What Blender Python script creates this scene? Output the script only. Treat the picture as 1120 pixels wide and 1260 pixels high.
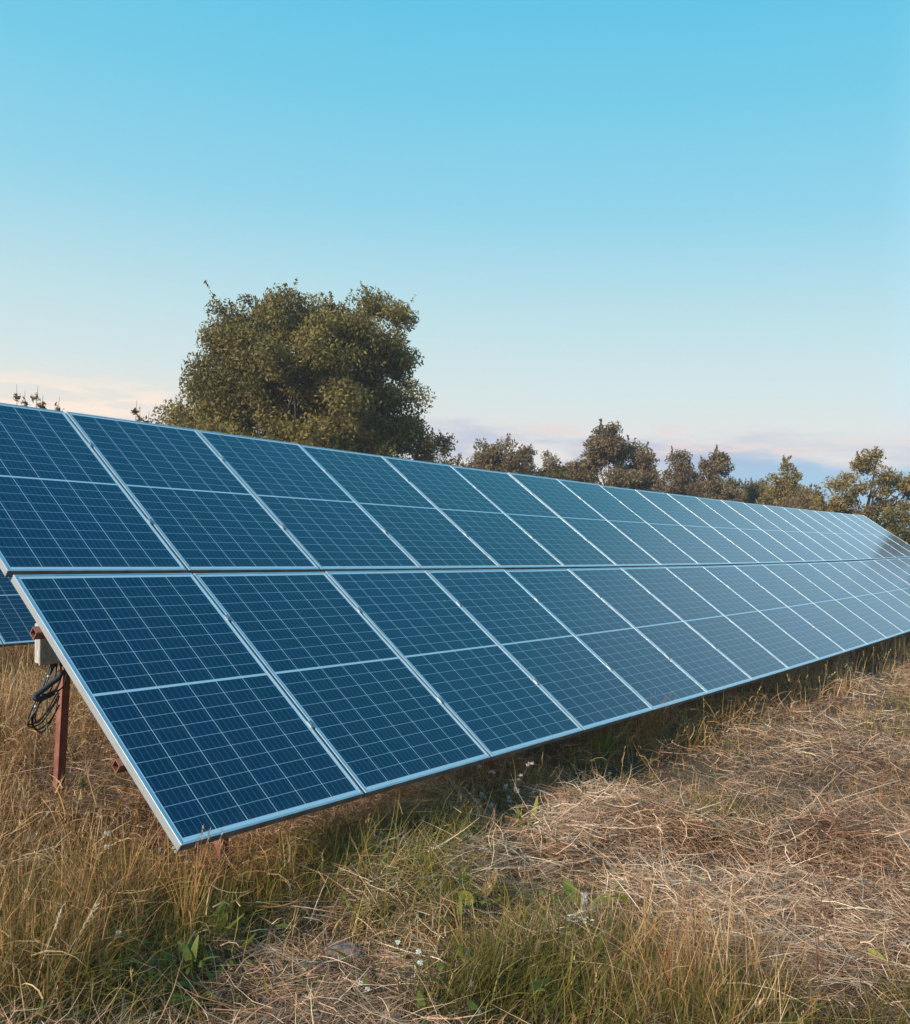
import bpy, math, random
import zlib
import numpy as np
from mathutils import Matrix, Vector

for o in list(bpy.data.objects):
    bpy.data.objects.remove(o)
S = bpy.context.scene
COL = S.collection
R_ = math.radians
HAZE = True

# ------------------------------------------------------------------ camera
CAMP = Vector((-2.21169, -2.88435, 1.65227))
MR = (0.602598, -0.796475, 0.050038)      # camera right
MD = (0.035527, -0.035866, -0.998725)     # camera down
MF = (0.797254, 0.603607, 0.006684)       # camera forward
cam = bpy.data.cameras.new('camera')
co = bpy.data.objects.new('camera', cam)
COL.objects.link(co)
co.matrix_world = Matrix(((MR[0], -MD[0], -MF[0], CAMP.x), (MR[1], -MD[1], -MF[1], CAMP.y),
                          (MR[2], -MD[2], -MF[2], CAMP.z), (0, 0, 0, 1)))
cam.sensor_fit = 'HORIZONTAL'
cam.sensor_width = 36
cam.lens = 36 * 1152.53 / 1120
cam.clip_end = 3000
cam.clip_start = 0.05
S.camera = co
S.view_settings.view_transform = 'Standard'
S.view_settings.look = 'None'
S.view_settings.exposure = 0.30
S.view_settings.gamma = 1.0

# ------------------------------------------------------------------ sun, low and soft in the west
SUN_DIR = Vector((-0.88, 0.14, 0.40)).normalized()
sun_el = math.asin(SUN_DIR.z)
sl = bpy.data.lights.new('sun', 'SUN')
sl.energy = 5.0
sl.angle = R_(8)
sl.color = (1.0, 0.91, 0.80)
so = bpy.data.objects.new('sun', sl)
COL.objects.link(so)
so.rotation_euler = SUN_DIR.to_track_quat('Z', 'Y').to_euler()


# ------------------------------------------------------------------ node helpers
class NT:
    def __init__(s, nt):
        s.nt = nt
        s.n = nt.nodes
        s.l = nt.links

    def new(s, t, **kw):
        nd = s.n.new(t)
        for k, v in kw.items():
            setattr(nd, k, v)
        return nd

    def put(s, sock, v):
        if isinstance(v, bpy.types.NodeSocket):
            s.l.new(v, sock)
        elif v is not None:
            sock.default_value = v

    def math(s, op, a, b=None, c=None, clamp=False):
        nd = s.new('ShaderNodeMath', operation=op)
        nd.use_clamp = clamp
        s.put(nd.inputs[0], a)
        if b is not None:
            s.put(nd.inputs[1], b)
        if c is not None:
            s.put(nd.inputs[2], c)
        return nd.outputs[0]

    def mix(s, f, a, b, bt='MIX'):
        nd = s.new('ShaderNodeMix', data_type='RGBA', blend_type=bt)
        s.put(nd.inputs[0], f)
        s.put(nd.inputs[6], a)
        s.put(nd.inputs[7], b)
        return nd.outputs[2]

    def smooth(s, v, a, b, lo=0.0, hi=1.0):
        nd = s.new('ShaderNodeMapRange', interpolation_type='SMOOTHSTEP')
        s.put(nd.inputs[0], v)
        nd.inputs[1].default_value = a
        nd.inputs[2].default_value = b
        nd.inputs[3].default_value = lo
        nd.inputs[4].default_value = hi
        return nd.outputs[0]

    def noise(s, vec, scale, detail=3, rough=0.55, dim='3D'):
        nd = s.new('ShaderNodeTexNoise', noise_dimensions=dim)
        if vec is not None:
            s.put(nd.inputs['Vector'], vec)
        nd.inputs['Scale'].default_value = scale
        nd.inputs['Detail'].default_value = detail
        nd.inputs['Roughness'].default_value = rough
        return nd.outputs[0]

    def ramp(s, f, stops):
        nd = s.new('ShaderNodeValToRGB')
        e = nd.color_ramp.elements
        while len(e) < len(stops):
            e.new(0.5)
        for el, (p, c) in zip(e, stops):
            el.position = p
            el.color = (*c, 1) if len(c) == 3 else c
        s.put(nd.inputs[0], f)
        return nd.outputs[0]


def srgb(r, g, b):
    f = lambda c: ((c / 255 + 0.055) / 1.055) ** 2.4 if c > 10 else c / 255 / 12.92
    return (f(r), f(g), f(b))


def C4(c):
    return (*c, 1.0)


# ------------------------------------------------------------------ world: evening sky with low pink and peach cloud
W = bpy.data.worlds.new("World")
S.world = W
W.use_nodes = True
t = NT(W.node_tree)
t.n.clear()
tc = t.new('ShaderNodeTexCoord')
nv = t.new('ShaderNodeVectorMath', operation='NORMALIZE')
t.l.new(tc.outputs['Generated'], nv.inputs[0])
sx = t.new('ShaderNodeSeparateXYZ')
t.l.new(nv.outputs[0], sx.inputs[0])
elev = t.math('MULTIPLY', t.math('ARCSINE', sx.outputs[2]), 180 / math.pi)
azim = t.math('MULTIPLY', t.math('ARCTAN2', sx.outputs[1], sx.outputs[0]), 180 / math.pi)
grad = t.ramp(t.math('DIVIDE', elev, 90.0, clamp=True), [
    (0.0, srgb(222, 218, 218)), (0.045, srgb(234, 232, 228)), (0.085, srgb(222, 235, 234)),
    (0.13, srgb(198, 230, 236)), (0.20, srgb(150, 216, 238)), (0.27, srgb(118, 207, 236)),
    (0.34, srgb(92, 198, 234)), (0.55, srgb(56, 176, 228)), (1.0, srgb(34, 140, 208))])
sky = t.new('ShaderNodeTexSky', sky_type='NISHITA')
sky.sun_disc = False
sky.sun_elevation = sun_el
sky.sun_rotation = math.atan2(SUN_DIR.x, SUN_DIR.y)
sky.air_density = 1.0
sky.dust_density = 1.5
sky.ozone_density = 2.0
nish = t.mix(1.0, sky.outputs[0], (0.10, 0.10, 0.10, 1), 'MULTIPLY')
base = t.mix(0.90, nish, grad)
# bluer, brighter sky patch added out of view to lift the far panels' reflections
em = t.math('MULTIPLY', t.smooth(azim, 14, 6), t.math('MULTIPLY', t.smooth(azim, -90, -40), t.math('MULTIPLY', t.smooth(elev, 3, 9), t.smooth(elev, 36, 19))))
base = t.mix(t.math('MULTIPLY', em, 0.8), base, (0.54, 0.90, 1.16, 1))
# cloud coordinates in degrees, stretched sideways
cv = t.new('ShaderNodeCombineXYZ')
t.put(cv.inputs[0], t.math('MULTIPLY', azim, 0.085))
t.put(cv.inputs[1], t.math('MULTIPLY', elev, 0.42))
n1 = t.noise(cv.outputs[0], 1.0, 5, 0.55)
n2 = t.noise(cv.outputs[0], 2.7, 5, 0.6)
# left: peach glow near the horizon
lm = t.math('MULTIPLY', t.smooth(azim, 44, 58), t.smooth(elev, 8.6, 4.4))
base = t.mix(t.math('MULTIPLY', lm, 0.62), base, C4(srgb(244, 228, 214)))
lp = t.math('MULTIPLY', t.smooth(n2, 0.44, 0.57), t.math('MULTIPLY', t.smooth(azim, 47, 54), t.math('MULTIPLY', t.smooth(elev, 7.6, 5.4), t.smooth(elev, 2.0, 4.0))))
base = t.mix(t.math('MULTIPLY', lp, 0.95), base, C4(srgb(255, 236, 218)))
# middle and right: pale white bank, lavender bellies, blue gap beneath
rm = t.math('MULTIPLY', t.smooth(azim, 46, 36), t.smooth(azim, -60, -20))
blue = t.math('MULTIPLY', t.math('MULTIPLY', t.smooth(azim, 27.5, 21), rm), t.math('MULTIPLY', t.smooth(t.math('ADD', elev, t.math('MULTIPLY', n1, -2.6)), 3.5, 2.7), t.smooth(elev, -3.0, 0.5)))
lav = t.math('MULTIPLY', t.math('MULTIPLY', t.math('MULTIPLY', rm, t.smooth(azim, 15, 24, 0.5, 1.0)), t.smooth(n1, 0.40, 0.52)), t.math('MULTIPLY', t.smooth(t.math('ADD', elev, t.math('MULTIPLY_ADD', n2, 3.2, -1.6)), 6.2, 4.7), t.smooth(elev, 2.9, 4.2)))
base = t.mix(t.math('MULTIPLY', t.math('MULTIPLY', rm, t.smooth(elev, 7.6, 4.6)), 0.5), base, C4(srgb(236, 228, 226)))
base = t.mix(t.math('MULTIPLY', blue, 0.85), base, C4(srgb(150, 196, 228)))
base = t.mix(t.math('MULTIPLY', lav, 0.62), base, C4(srgb(174, 186, 214)))
pink = t.math('MULTIPLY', t.math('MULTIPLY', rm, t.smooth(n2, 0.5, 0.66)), t.math('MULTIPLY', t.smooth(elev, 6.6, 5.6), t.smooth(elev, 3.4, 4.6)))
base = t.mix(t.math('MULTIPLY', pink, 0.6), base, C4(srgb(236, 216, 214)))
bg = t.new('ShaderNodeBackground')
t.put(bg.inputs[0], base)
bg.inputs[1].default_value = 0.84
wo = t.new('ShaderNodeOutputWorld')
t.l.new(bg.outputs[0], wo.inputs[0])

# ------------------------------------------------------------------ materials
MATS = {}


def mat(name, build):
    m = bpy.data.materials.new(name)
    m.use_nodes = True
    t = NT(m.node_tree)
    b = t.n['Principled BSDF']
    build(t, b)
    MATS[name] = m
    return m


def objvec(t):
    return t.new('ShaderNodeTexCoord').outputs['Object']


def bump(t, b, h, strength, dist=0.01):
    bp = t.new('ShaderNodeBump')
    bp.inputs['Strength'].default_value = strength
    bp.inputs['Distance'].default_value = dist
    t.put(bp.inputs['Height'], h)
    t.l.new(bp.outputs[0], b.inputs['Normal'])


def m_alu(t, b):
    v = objvec(t)
    n = t.noise(v, 9, 4)
    n2 = t.noise(v, 160, 2)
    sp = t.new('ShaderNodeSeparateXYZ')
    t.l.new(v, sp.inputs[0])
    # shade painted in brown on the down-facing outer face of the lower frame member
    lip_shade = t.math('MULTIPLY', t.math('LESS_THAN', sp.outputs[1], 0.004), t.smooth(sp.outputs[2], -0.0012, -0.004))
    lip_shade = t.math('MULTIPLY', lip_shade, t.math('MULTIPLY_ADD', t.smooth(n, 0.3, 0.7), 0.25, 0.7))
    c = t.mix(t.smooth(n, 0.35, 0.7), (0.66, 0.69, 0.70, 1), (0.52, 0.56, 0.58, 1))
    # shade put into the colour: side walls darker and rougher than the top lip
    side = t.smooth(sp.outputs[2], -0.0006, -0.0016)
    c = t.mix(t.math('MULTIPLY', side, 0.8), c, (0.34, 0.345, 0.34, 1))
    t.put(b.inputs['Base Color'], t.mix(lip_shade, c, (0.085, 0.066, 0.054, 1)))
    t.put(b.inputs['Metallic'], t.math('MULTIPLY_ADD', lip_shade, -0.85, 0.93))
    t.put(b.inputs['Roughness'], t.math('ADD', t.math('MULTIPLY_ADD', n2, 0.2, 0.33), t.math('MAXIMUM', t.math('MULTIPLY', lip_shade, 0.4), t.math('MULTIPLY', side, 0.25))))


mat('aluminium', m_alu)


def m_glass(t, b):
    """half-cut polycrystalline cells behind glass; UV is in metres"""
    uv = t.new('ShaderNodeUVMap', uv_map='UVMap').outputs[0]
    s = t.new('ShaderNodeSeparateXYZ')
    t.l.new(uv, s.inputs[0])
    u, v = s.outputs[0], s.outputs[1]
    PW, PH = 0.994, 1.632
    mx, my, mid = 0.022, 0.029, 0.0065
    cw = (PW - 2 * mx) / 6
    ch = (PH / 2 - my - mid) / 10
    cu = t.math('DIVIDE', t.math('SUBTRACT', u, mx), cw)
    vm = t.math('SUBTRACT', t.math('ABSOLUTE', t.math('SUBTRACT', v, PH / 2)), mid)
    cvv = t.math('DIVIDE', vm, ch)
    top = t.math('GREATER_THAN', v, PH / 2)
    inside = t.math('MULTIPLY', t.math('MULTIPLY', t.math('GREATER_THAN', cu, 0.0), t.math('LESS_THAN', cu, 6.0)),
                    t.math('MULTIPLY', t.math('GREATER_THAN', cvv, 0.0), t.math('LESS_THAN', cvv, 10.0)))
    fu, fv = t.math('FRACT', cu), t.math('FRACT', cvv)
    du = t.math('MULTIPLY', t.math('MINIMUM', fu, t.math('SUBTRACT', 1.0, fu)), cw)
    dv = t.math('MULTIPLY', t.math('MINIMUM', fv, t.math('SUBTRACT', 1.0, fv)), ch)
    gapu = t.math('LESS_THAN', du, 0.00135)
    gapv = t.math('LESS_THAN', dv, 0.0013)
    fb = t.math('FRACT', t.math('MULTIPLY', fu, 5.0))
    bus = t.math('LESS_THAN', t.math('ABSOLUTE', t.math('SUBTRACT', fb, 0.5)), 0.0011 / 2 * 5 / cw)
    oi = t.new('ShaderNodeObjectInfo')
    cid = t.new('ShaderNodeCombineXYZ')
    t.put(cid.inputs[0], t.math('FLOOR', cu))
    t.put(cid.inputs[1], t.math('MULTIPLY_ADD', top, 40.0, t.math('FLOOR', cvv)))
    t.put(cid.inputs[2], t.math('MULTIPLY', oi.outputs['Random'], 97.0))
    wn = t.new('ShaderNodeTexWhiteNoise', noise_dimensions='3D')
    t.l.new(cid.outputs[0], wn.inputs['Vector'])
    vor = t.new('ShaderNodeTexVoronoi')
    vor.inputs['Scale'].default_value = 70
    ofs = t.new('ShaderNodeVectorMath', operation='ADD')
    t.l.new(uv, ofs.inputs[0])
    t.l.new(cid.outputs[0], ofs.inputs[1])
    t.l.new(ofs.outputs[0], vor.inputs['Vector'])
    grain = t.new('ShaderNodeSeparateColor')
    t.l.new(vor.outputs['Color'], grain.inputs[0])
    cell = t.mix(wn.outputs[0], (0.0002, 0.011, 0.026, 1), (0.0010, 0.010, 0.034, 1))
    cell = t.mix(t.math('MULTIPLY', grain.outputs[0], 0.35), cell, (0.001, 0.020, 0.052, 1))
    big = t.noise(uv, 2.3, 2)
    cell = t.mix(t.math('MULTIPLY', big, 0.35), cell, (0.005, 0.014, 0.044, 1))
    pv = t.math('MULTIPLY_ADD', oi.outputs['Random'], 0.45, 0.78)
    pvc = t.new('ShaderNodeCombineColor')
    for i_ in range(3):
        t.put(pvc.inputs[i_], pv)
    cell = t.mix(1.0, cell, pvc.outputs[0], 'MULTIPLY')
    c = t.mix(bus, cell, (0.085, 0.19, 0.28, 1))
    c = t.mix(gapv, c, (0.20, 0.32, 0.43, 1))
    c = t.mix(gapu, c, (0.48, 0.60, 0.66, 1))
    c = t.mix(inside, (0.36, 0.50, 0.57, 1), c)
    # film of dust with rain runs, a heavier line above the lower frame edge, a few droppings
    dn = t.noise(uv, 5.5, 5, 0.65)
    us = t.new('ShaderNodeVectorMath', operation='MULTIPLY')
    t.l.new(ofs.outputs[0], us.inputs[0])
    us.inputs[1].default_value = (34, 1.6, 1)
    run = t.noise(us.outputs[0], 1.0, 4, 0.6)
    lowedge = t.smooth(v, 0.085, 0.018)
    dust = t.math('MULTIPLY_ADD', lowedge, t.math('MULTIPLY_ADD', run, 0.05, -0.005), t.math('MULTIPLY', t.smooth(dn, 0.4, 0.8), 0.012))
    dust = t.math('ADD', dust, t.math('MULTIPLY', t.smooth(run, 0.60, 0.78), 0.016))
    c = t.mix(dust, c, (0.30, 0.31, 0.30, 1))
    spk = t.new('ShaderNodeTexVoronoi')
    spk.inputs['Scale'].default_value = 4.2
    spo = t.new('ShaderNodeVectorMath', operation='ADD')
    t.l.new(uv, spo.inputs[0])
    t.put(spo.inputs[1], t.math('MULTIPLY', oi.outputs['Random'], 53.0))
    t.l.new(spo.outputs[0], spk.inputs['Vector'])
    spc = t.new('ShaderNodeSeparateColor')
    t.l.new(spk.outputs['Color'], spc.inputs[0])
    spot = t.math('MULTIPLY', t.math('LESS_THAN', spk.outputs['Distance'], t.math('MULTIPLY', spc.outputs[1], 0.030)), t.math('GREATER_THAN', spc.outputs[0], 0.86))
    c = t.mix(t.math('MULTIPLY', spot, 0.7), c, (0.55, 0.56, 0.54, 1))
    t.put(b.inputs['Base Color'], c)
    t.put(b.inputs['Roughness'], t.math('ADD', t.math('MULTIPLY_ADD', dn, 0.06, 0.09), t.math('MULTIPLY', spot, 0.4)))
    b.inputs['IOR'].default_value = 1.60
    b.inputs['Specular Tint'].default_value = (0.66, 0.92, 1.0, 1)
    wav = t.noise(uv, 1.7, 1)
    bump(t, b, wav, 0.05, 0.02)


mat('cell_glass', m_glass)


def m_flat(c, rough=0.6, metal=0.0, var=0.25, sc=30, bmp=0.0, c2=None):
    def f(t, b):
        n = t.noise(objvec(t), sc, 5, 0.6)
        cc = c2 or tuple(x * (1 - var) for x in c)
        t.put(b.inputs['Base Color'], t.mix(t.smooth(n, 0.35, 0.68), C4(c), C4(cc)))
        b.inputs['Roughness'].default_value = rough
        b.inputs['Metallic'].default_value = metal
        if bmp:
            bump(t, b, n, bmp, 0.004)
    return f


mat('backsheet', m_flat((0.62, 0.62, 0.60), 0.7))
mat('clamp_metal', m_flat((0.34, 0.35, 0.36), 0.4, 0.7, 0.4, 60))
mat('bolt_steel', m_flat((0.25, 0.25, 0.26), 0.45, 0.8, 0.4, 60))


def m_rust(t, b):
    v = objvec(t)
    n = t.noise(v, 14, 6, 0.65)
    n2 = t.noise(v, 90, 3, 0.6)
    c = t.mix(t.smooth(n, 0.32, 0.7), (0.175, 0.052, 0.034, 1), (0.27, 0.100, 0.068, 1))
    c = t.mix(t.math('MULTIPLY', t.smooth(n2, 0.55, 0.75), 0.6), c, (0.12, 0.045, 0.03, 1))
    t.put(b.inputs['Base Color'], c)
    b.inputs['Roughness'].default_value = 0.72
    bump(t, b, n2, 0.25, 0.002)


mat('red_primer_steel', m_rust)
mat('tube_inside', m_flat((0.05, 0.018, 0.013), 0.9))


def m_box(t, b):
    v = objvec(t)
    mp = t.new('ShaderNodeMapping')
    mp.inputs['Scale'].default_value = (1, 1, 0.3)
    t.l.new(v, mp.inputs[0])
    n = t.noise(mp.outputs[0], 60, 6, 0.7)
    n2 = t.noise(v, 8, 3)
    c = t.mix(t.smooth(n, 0.38, 0.66), (0.46, 0.44, 0.40, 1), (0.25, 0.24, 0.215, 1))
    c = t.mix(t.math('MULTIPLY', n2, 0.4), c, (0.42, 0.38, 0.32, 1))
    t.put(b.inputs['Base Color'], c)
    b.inputs['Roughness'].default_value = 0.8
    bump(t, b, n, 0.2, 0.003)


mat('weathered_box', m_box)
mat('black_cable', m_flat((0.010, 0.009, 0.010), 0.38, 0, 0.2))
mat('foam_sleeve', m_flat((0.035, 0.042, 0.055), 0.75, 0, 0.3))
mat('green_wire', m_flat((0.16, 0.30, 0.20), 0.5, 0, 0.2))
mat('bark', m_flat((0.075, 0.055, 0.042), 0.9, 0, 0.5, 8, 0.5))
mat('rock', m_flat((0.22, 0.155, 0.125), 0.9, 0, 0.4, 14, 0.6, (0.12, 0.085, 0.07)))


def plant_mat(name, stops, transl=0.3, rough=0.6, spec=0.25, attr='tint'):
    """leaf / straw material; each blade or leaf carries its own random tint"""
    def f(t, b):
        a = t.new('ShaderNodeAttribute', attribute_name=attr)
        n = t.noise(objvec(t), 1.3, 3)
        fac = t.math('ADD', a.outputs['Fac'], t.math('MULTIPLY_ADD', n, 0.36, -0.18), clamp=True)
        c = t.ramp(fac, stops)
        t.put(b.inputs['Base Color'], c)
        b.inputs['Roughness'].default_value = rough
        b.inputs['Specular IOR Level'].default_value = spec
        tr = t.new('ShaderNodeBsdfTranslucent')
        t.put(tr.inputs[0], c)
        mx = t.new('ShaderNodeMixShader')
        mx.inputs[0].default_value = transl
        t.l.new(b.outputs[0], mx.inputs[1])
        t.l.new(tr.outputs[0], mx.inputs[2])
        t.l.new(mx.outputs[0], t.n['Material Output'].inputs[0])
    return mat(name, f)


plant_mat('straw', [(0.0, (0.088, 0.041, 0.023)), (0.3, (0.284, 0.142, 0.078)), (0.6, (0.492, 0.283, 0.162)), (0.85, (0.671, 0.445, 0.273)), (1.0, (0.796, 0.607, 0.425))], 0.12)
plant_mat('dry_grass', [(0.0, (0.103, 0.043, 0.016)), (0.35, (0.288, 0.137, 0.043)), (0.7, (0.473, 0.268, 0.103)), (1.0, (0.700, 0.497, 0.258))], 0.2)
plant_mat('green_grass', [(0.0, (0.040, 0.038, 0.007)), (0.4, (0.121, 0.099, 0.014)), (0.75, (0.253, 0.193, 0.033)), (1.0, (0.483, 0.320, 0.086))], 0.3)
plant_mat('weed_leaf', [(0.0, (0.051, 0.072, 0.014)), (0.5, (0.119, 0.145, 0.021)), (1.0, (0.221, 0.221, 0.035))], 0.25)
plant_mat('yellow_leaf', [(0.0, (0.36, 0.25, 0.03)), (1.0, (0.52, 0.38, 0.06))], 0.25)
plant_mat('brown_leaf', [(0.0, (0.26, 0.135, 0.06)), (1.0, (0.42, 0.24, 0.12))], 0.2)
plant_mat('pale_stalk', [(0.0, (0.38, 0.26, 0.15)), (1.0, (0.66, 0.52, 0.36))], 0.1)
plant_mat('orange_stalk', [(0.0, (0.24, 0.10, 0.03)), (1.0, (0.55, 0.30, 0.10))], 0.1)
plant_mat('dark_stalk', [(0.0, (0.07, 0.03, 0.02)), (1.0, (0.16, 0.075, 0.045))], 0.05)
plant_mat('fluff', [(0.0, (0.46, 0.38, 0.34)), (1.0, (0.80, 0.74, 0.70))], 0.4, 0.9, 0.05)
plant_mat('white_petal', [(0.0, (0.66, 0.66, 0.58)), (1.0, (0.85, 0.85, 0.80))], 0.3)
plant_mat('ash_leaf', [(0.0, (0.092, 0.074, 0.021)), (0.5, (0.185, 0.143, 0.039)), (1.0, (0.309, 0.229, 0.062))], 0.3)
plant_mat('brown_tree_leaf', [(0.0, (0.107, 0.072, 0.037)), (0.5, (0.190, 0.126, 0.063)), (1.0, (0.281, 0.183, 0.091))], 0.3)
plant_mat('golden_tree_leaf', [(0.0, (0.119, 0.084, 0.028)), (0.5, (0.245, 0.171, 0.057)), (1.0, (0.378, 0.266, 0.091))], 0.22)
plant_mat('olive_leaf', [(0.0, (0.068, 0.060, 0.020)), (0.5, (0.128, 0.107, 0.032)), (1.0, (0.225, 0.173, 0.051))], 0.2)


def m_ground(t, b):
    v = objvec(t)
    n = t.noise(v, 2.2, 6, 0.65)
    n2 = t.noise(v, 38, 5, 0.7)
    n3 = t.noise(v, 0.35, 4, 0.6)
    c = t.mix(t.smooth(n2, 0.35, 0.68), (0.034, 0.016, 0.008, 1), (0.17, 0.088, 0.042, 1))
    c = t.mix(t.math('MULTIPLY', t.smooth(n, 0.42, 0.66), 0.6), c, (0.10, 0.070, 0.034, 1))
    c = t.mix(t.math('MULTIPLY', t.smooth(n3, 0.5, 0.7), 0.35), c, (0.07, 0.075, 0.024, 1))
    t.put(b.inputs['Base Color'], c)
    b.inputs['Roughness'].default_value = 0.95
    bump(t, b, n2, 0.8, 0.03)


mat('field_soil', m_ground)

# ------------------------------------------------------------------ mesh helpers
rng = np.random.default_rng(7)
random.seed(3)


def make_mesh(name, V, Q, tint=None, smooth=False):
    """V (n,3), Q (m,4) or (m,3) int arrays -> mesh"""
    V = np.ascontiguousarray(V, dtype=np.float32)
    Q = np.ascontiguousarray(Q, dtype=np.int32)
    me = bpy.data.meshes.new(name)
    k = Q.shape[1]
    me.vertices.add(len(V))
    me.vertices.foreach_set('co', V.ravel())
    me.loops.add(Q.size)
    me.loops.foreach_set('vertex_index', Q.ravel())
    me.polygons.add(len(Q))
    me.polygons.foreach_set('loop_start', np.arange(0, Q.size, k, dtype=np.int32))
    me.polygons.foreach_set('loop_total', np.full(len(Q), k, dtype=np.int32))
    if tint is not None:
        at = me.attributes.new('tint', 'FLOAT', 'POINT')
        at.data.foreach_set('value', np.ascontiguousarray(tint, dtype=np.float32))
    me.update(calc_edges=True)
    if smooth:
        me.polygons.foreach_set('use_smooth', np.ones(len(Q), dtype=bool))
    return me


class MB:
    """collects polygons, then links them as ONE mesh object"""

    def __init__(s):
        s.v, s.f, s.t = [], [], []

    def add(s, verts, faces, tint=0.5):
        o = len(s.v)
        s.v += [tuple(p) for p in verts]
        s.f += [tuple(i + o for i in f) for f in faces]
        s.t += [tint] * len(verts)

    def box(s, lo, hi, M=None):
        x0, y0, z0 = lo
        x1, y1, z1 = hi
        vs = [(x0, y0, z0), (x1, y0, z0), (x1, y1, z0), (x0, y1, z0), (x0, y0, z1), (x1, y0, z1), (x1, y1, z1), (x0, y1, z1)]
        if M:
            vs = [M @ Vector(p) for p in vs]
        s.add(vs, [(0, 3, 2, 1), (4, 5, 6, 7), (0, 1, 5, 4), (1, 2, 6, 5), (2, 3, 7, 6), (3, 0, 4, 7)])

    def bbox(s, lo, hi, b, M=None):
        """box with chamfered edges"""
        (x0, y0, z0), (x1, y1, z1) = lo, hi
        import bmesh
        bm = bmesh.new()
        vs = [bm.verts.new(p) for p in ((x0, y0, z0), (x1, y0, z0), (x1, y1, z0), (x0, y1, z0), (x0, y0, z1), (x1, y0, z1), (x1, y1, z1), (x0, y1, z1))]
        for f in ((0, 3, 2, 1), (4, 5, 6, 7), (0, 1, 5, 4), (1, 2, 6, 5), (2, 3, 7, 6), (3, 0, 4, 7)):
            bm.faces.new([vs[i] for i in f])
        bmesh.ops.bevel(bm, geom=bm.edges[:], offset=b, segments=2, affect='EDGES', profile=0.5)
        bm.verts.index_update()
        vv = [(M @ v.co) if M else v.co.copy() for v in bm.verts]
        s.add(vv, [[v.index for v in f.verts] for f in bm.faces])
        bm.free()

    def tube(s, pts, rad, n=6, tint=0.5, cap=True):
        pts = [Vector(p) for p in pts]
        if not isinstance(rad, (list, tuple)):
            rad = [rad] * len(pts)
        o = len(s.v)
        a = None
        for i, p in enumerate(pts):
            d = (pts[min(i + 1, len(pts) - 1)] - pts[max(i - 1, 0)])
            d = d.normalized() if d.length > 1e-9 else Vector((0, 0, 1))
            if a is None:
                a = d.orthogonal().normalized()
            else:
                a = a - d * a.dot(d)
                a = a.normalized() if a.length > 1e-6 else d.orthogonal().normalized()
            b = d.cross(a)
            for k in range(n):
                th = 2 * math.pi * k / n
                s.v.append(tuple(p + (a * math.cos(th) + b * math.sin(th)) * rad[i]))
                s.t.append(tint)
        for i in range(len(pts) - 1):
            for k in range(n):
                k2 = (k + 1) % n
                s.f.append((o + i * n + k, o + i * n + k2, o + (i + 1) * n + k2, o + (i + 1) * n + k))
        if cap:
            s.f.append(tuple(o + k for k in reversed(range(n))))
            e = o + (len(pts) - 1) * n
            s.f.append(tuple(e + k for k in range(n)))

    def leaf(s, base, tip, width, tint=0.5, curl=0.0, n=4, up=Vector((0, 0, 1))):
        """pointed leaf with a folded midrib"""
        base, tip = Vector(base), Vector(tip)
        d = tip - base
        side = d.cross(up)
        side = side.normalized() if side.length > 1e-6 else Vector((1, 0, 0))
        nn = side.cross(d).normalized()
        o = len(s.v)
        for i in range(n + 1):
            f = i / n
            w = width * (math.sin(math.pi * min(1, f * 0.9 + 0.06)) ** 0.8) * 0.5
            c = base + d * f + nn * (curl * math.sin(f * math.pi / 2) ** 2 * -d.length)
            for q, h in ((-1, 0.18), (0, 0), (1, 0.18)):
                s.v.append(tuple(c + side * (w * q) + nn * (w * h)))
                s.t.append(tint)
        for i in range(n):
            for q in (0, 1):
                a = o + i * 3 + q
                s.f.append((a, a + 1, a + 4, a + 3))

    def build(s, name, m, parent=None, smooth=False):
        me = bpy.data.meshes.new(name)
        me.from_pydata(s.v, [], s.f)
        at = me.attributes.new('tint', 'FLOAT', 'POINT')
        at.data.foreach_set('value', np.array(s.t, dtype=np.float32))
        if smooth:
            me.polygons.foreach_set('use_smooth', np.ones(len(me.polygons), dtype=bool))
        return link(name, me, m, parent)


def link(name, me, m, parent=None):
    o = bpy.data.objects.new(name, me)
    COL.objects.link(o)
    if m and not me.materials:
        me.materials.append(MATS[m])
    if parent:
        o.parent = parent
    return o


def tag(o, label=None, cat=None, group=None, kind=None):
    if label:
        o['label'] = label
    if cat:
        o['category'] = cat
    if group:
        o['group'] = group
    if kind:
        o['kind'] = kind
    return o


def thing(name, label, cat, loc=(0, 0, 0), rz=0.0, group=None):
    o = bpy.data.objects.new(name, None)
    o.empty_display_size = 0.1
    COL.objects.link(o)
    o.location = loc
    o.rotation_euler = (0, 0, rz)
    return tag(o, label, cat, group)


ORD = ['first', 'second', 'third', 'fourth', 'fifth', 'sixth', 'seventh', 'eighth', 'ninth', 'tenth', 'eleventh', 'twelfth',
       'thirteenth', 'fourteenth', 'fifteenth', 'sixteenth', 'seventeenth', 'eighteenth', 'nineteenth', 'twentieth', 'twenty-first']


# ------------------------------------------------------------------ terrain
def _hash(ix, iy, s):
    h = (ix * 374761393 + iy * 668265263 + s * 974711) & 0xffffffff
    h = ((h ^ (h >> 13)) * 1274126177) & 0xffffffff
    return ((h ^ (h >> 16)) & 0xffff) / 65535.0


def vnoise(x, y, s=0):
    x, y = np.asarray(x, float), np.asarray(y, float)
    ix, iy = np.floor(x).astype(np.int64), np.floor(y).astype(np.int64)
    fx, fy = x - ix, y - iy
    fx, fy = fx * fx * (3 - 2 * fx), fy * fy * (3 - 2 * fy)
    a, b = _hash(ix, iy, s), _hash(ix + 1, iy, s)
    c, d = _hash(ix, iy + 1, s), _hash(ix + 1, iy + 1, s)
    return (a * (1 - fx) + b * fx) * (1 - fy) + (c * (1 - fx) + d * fx) * fy


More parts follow.
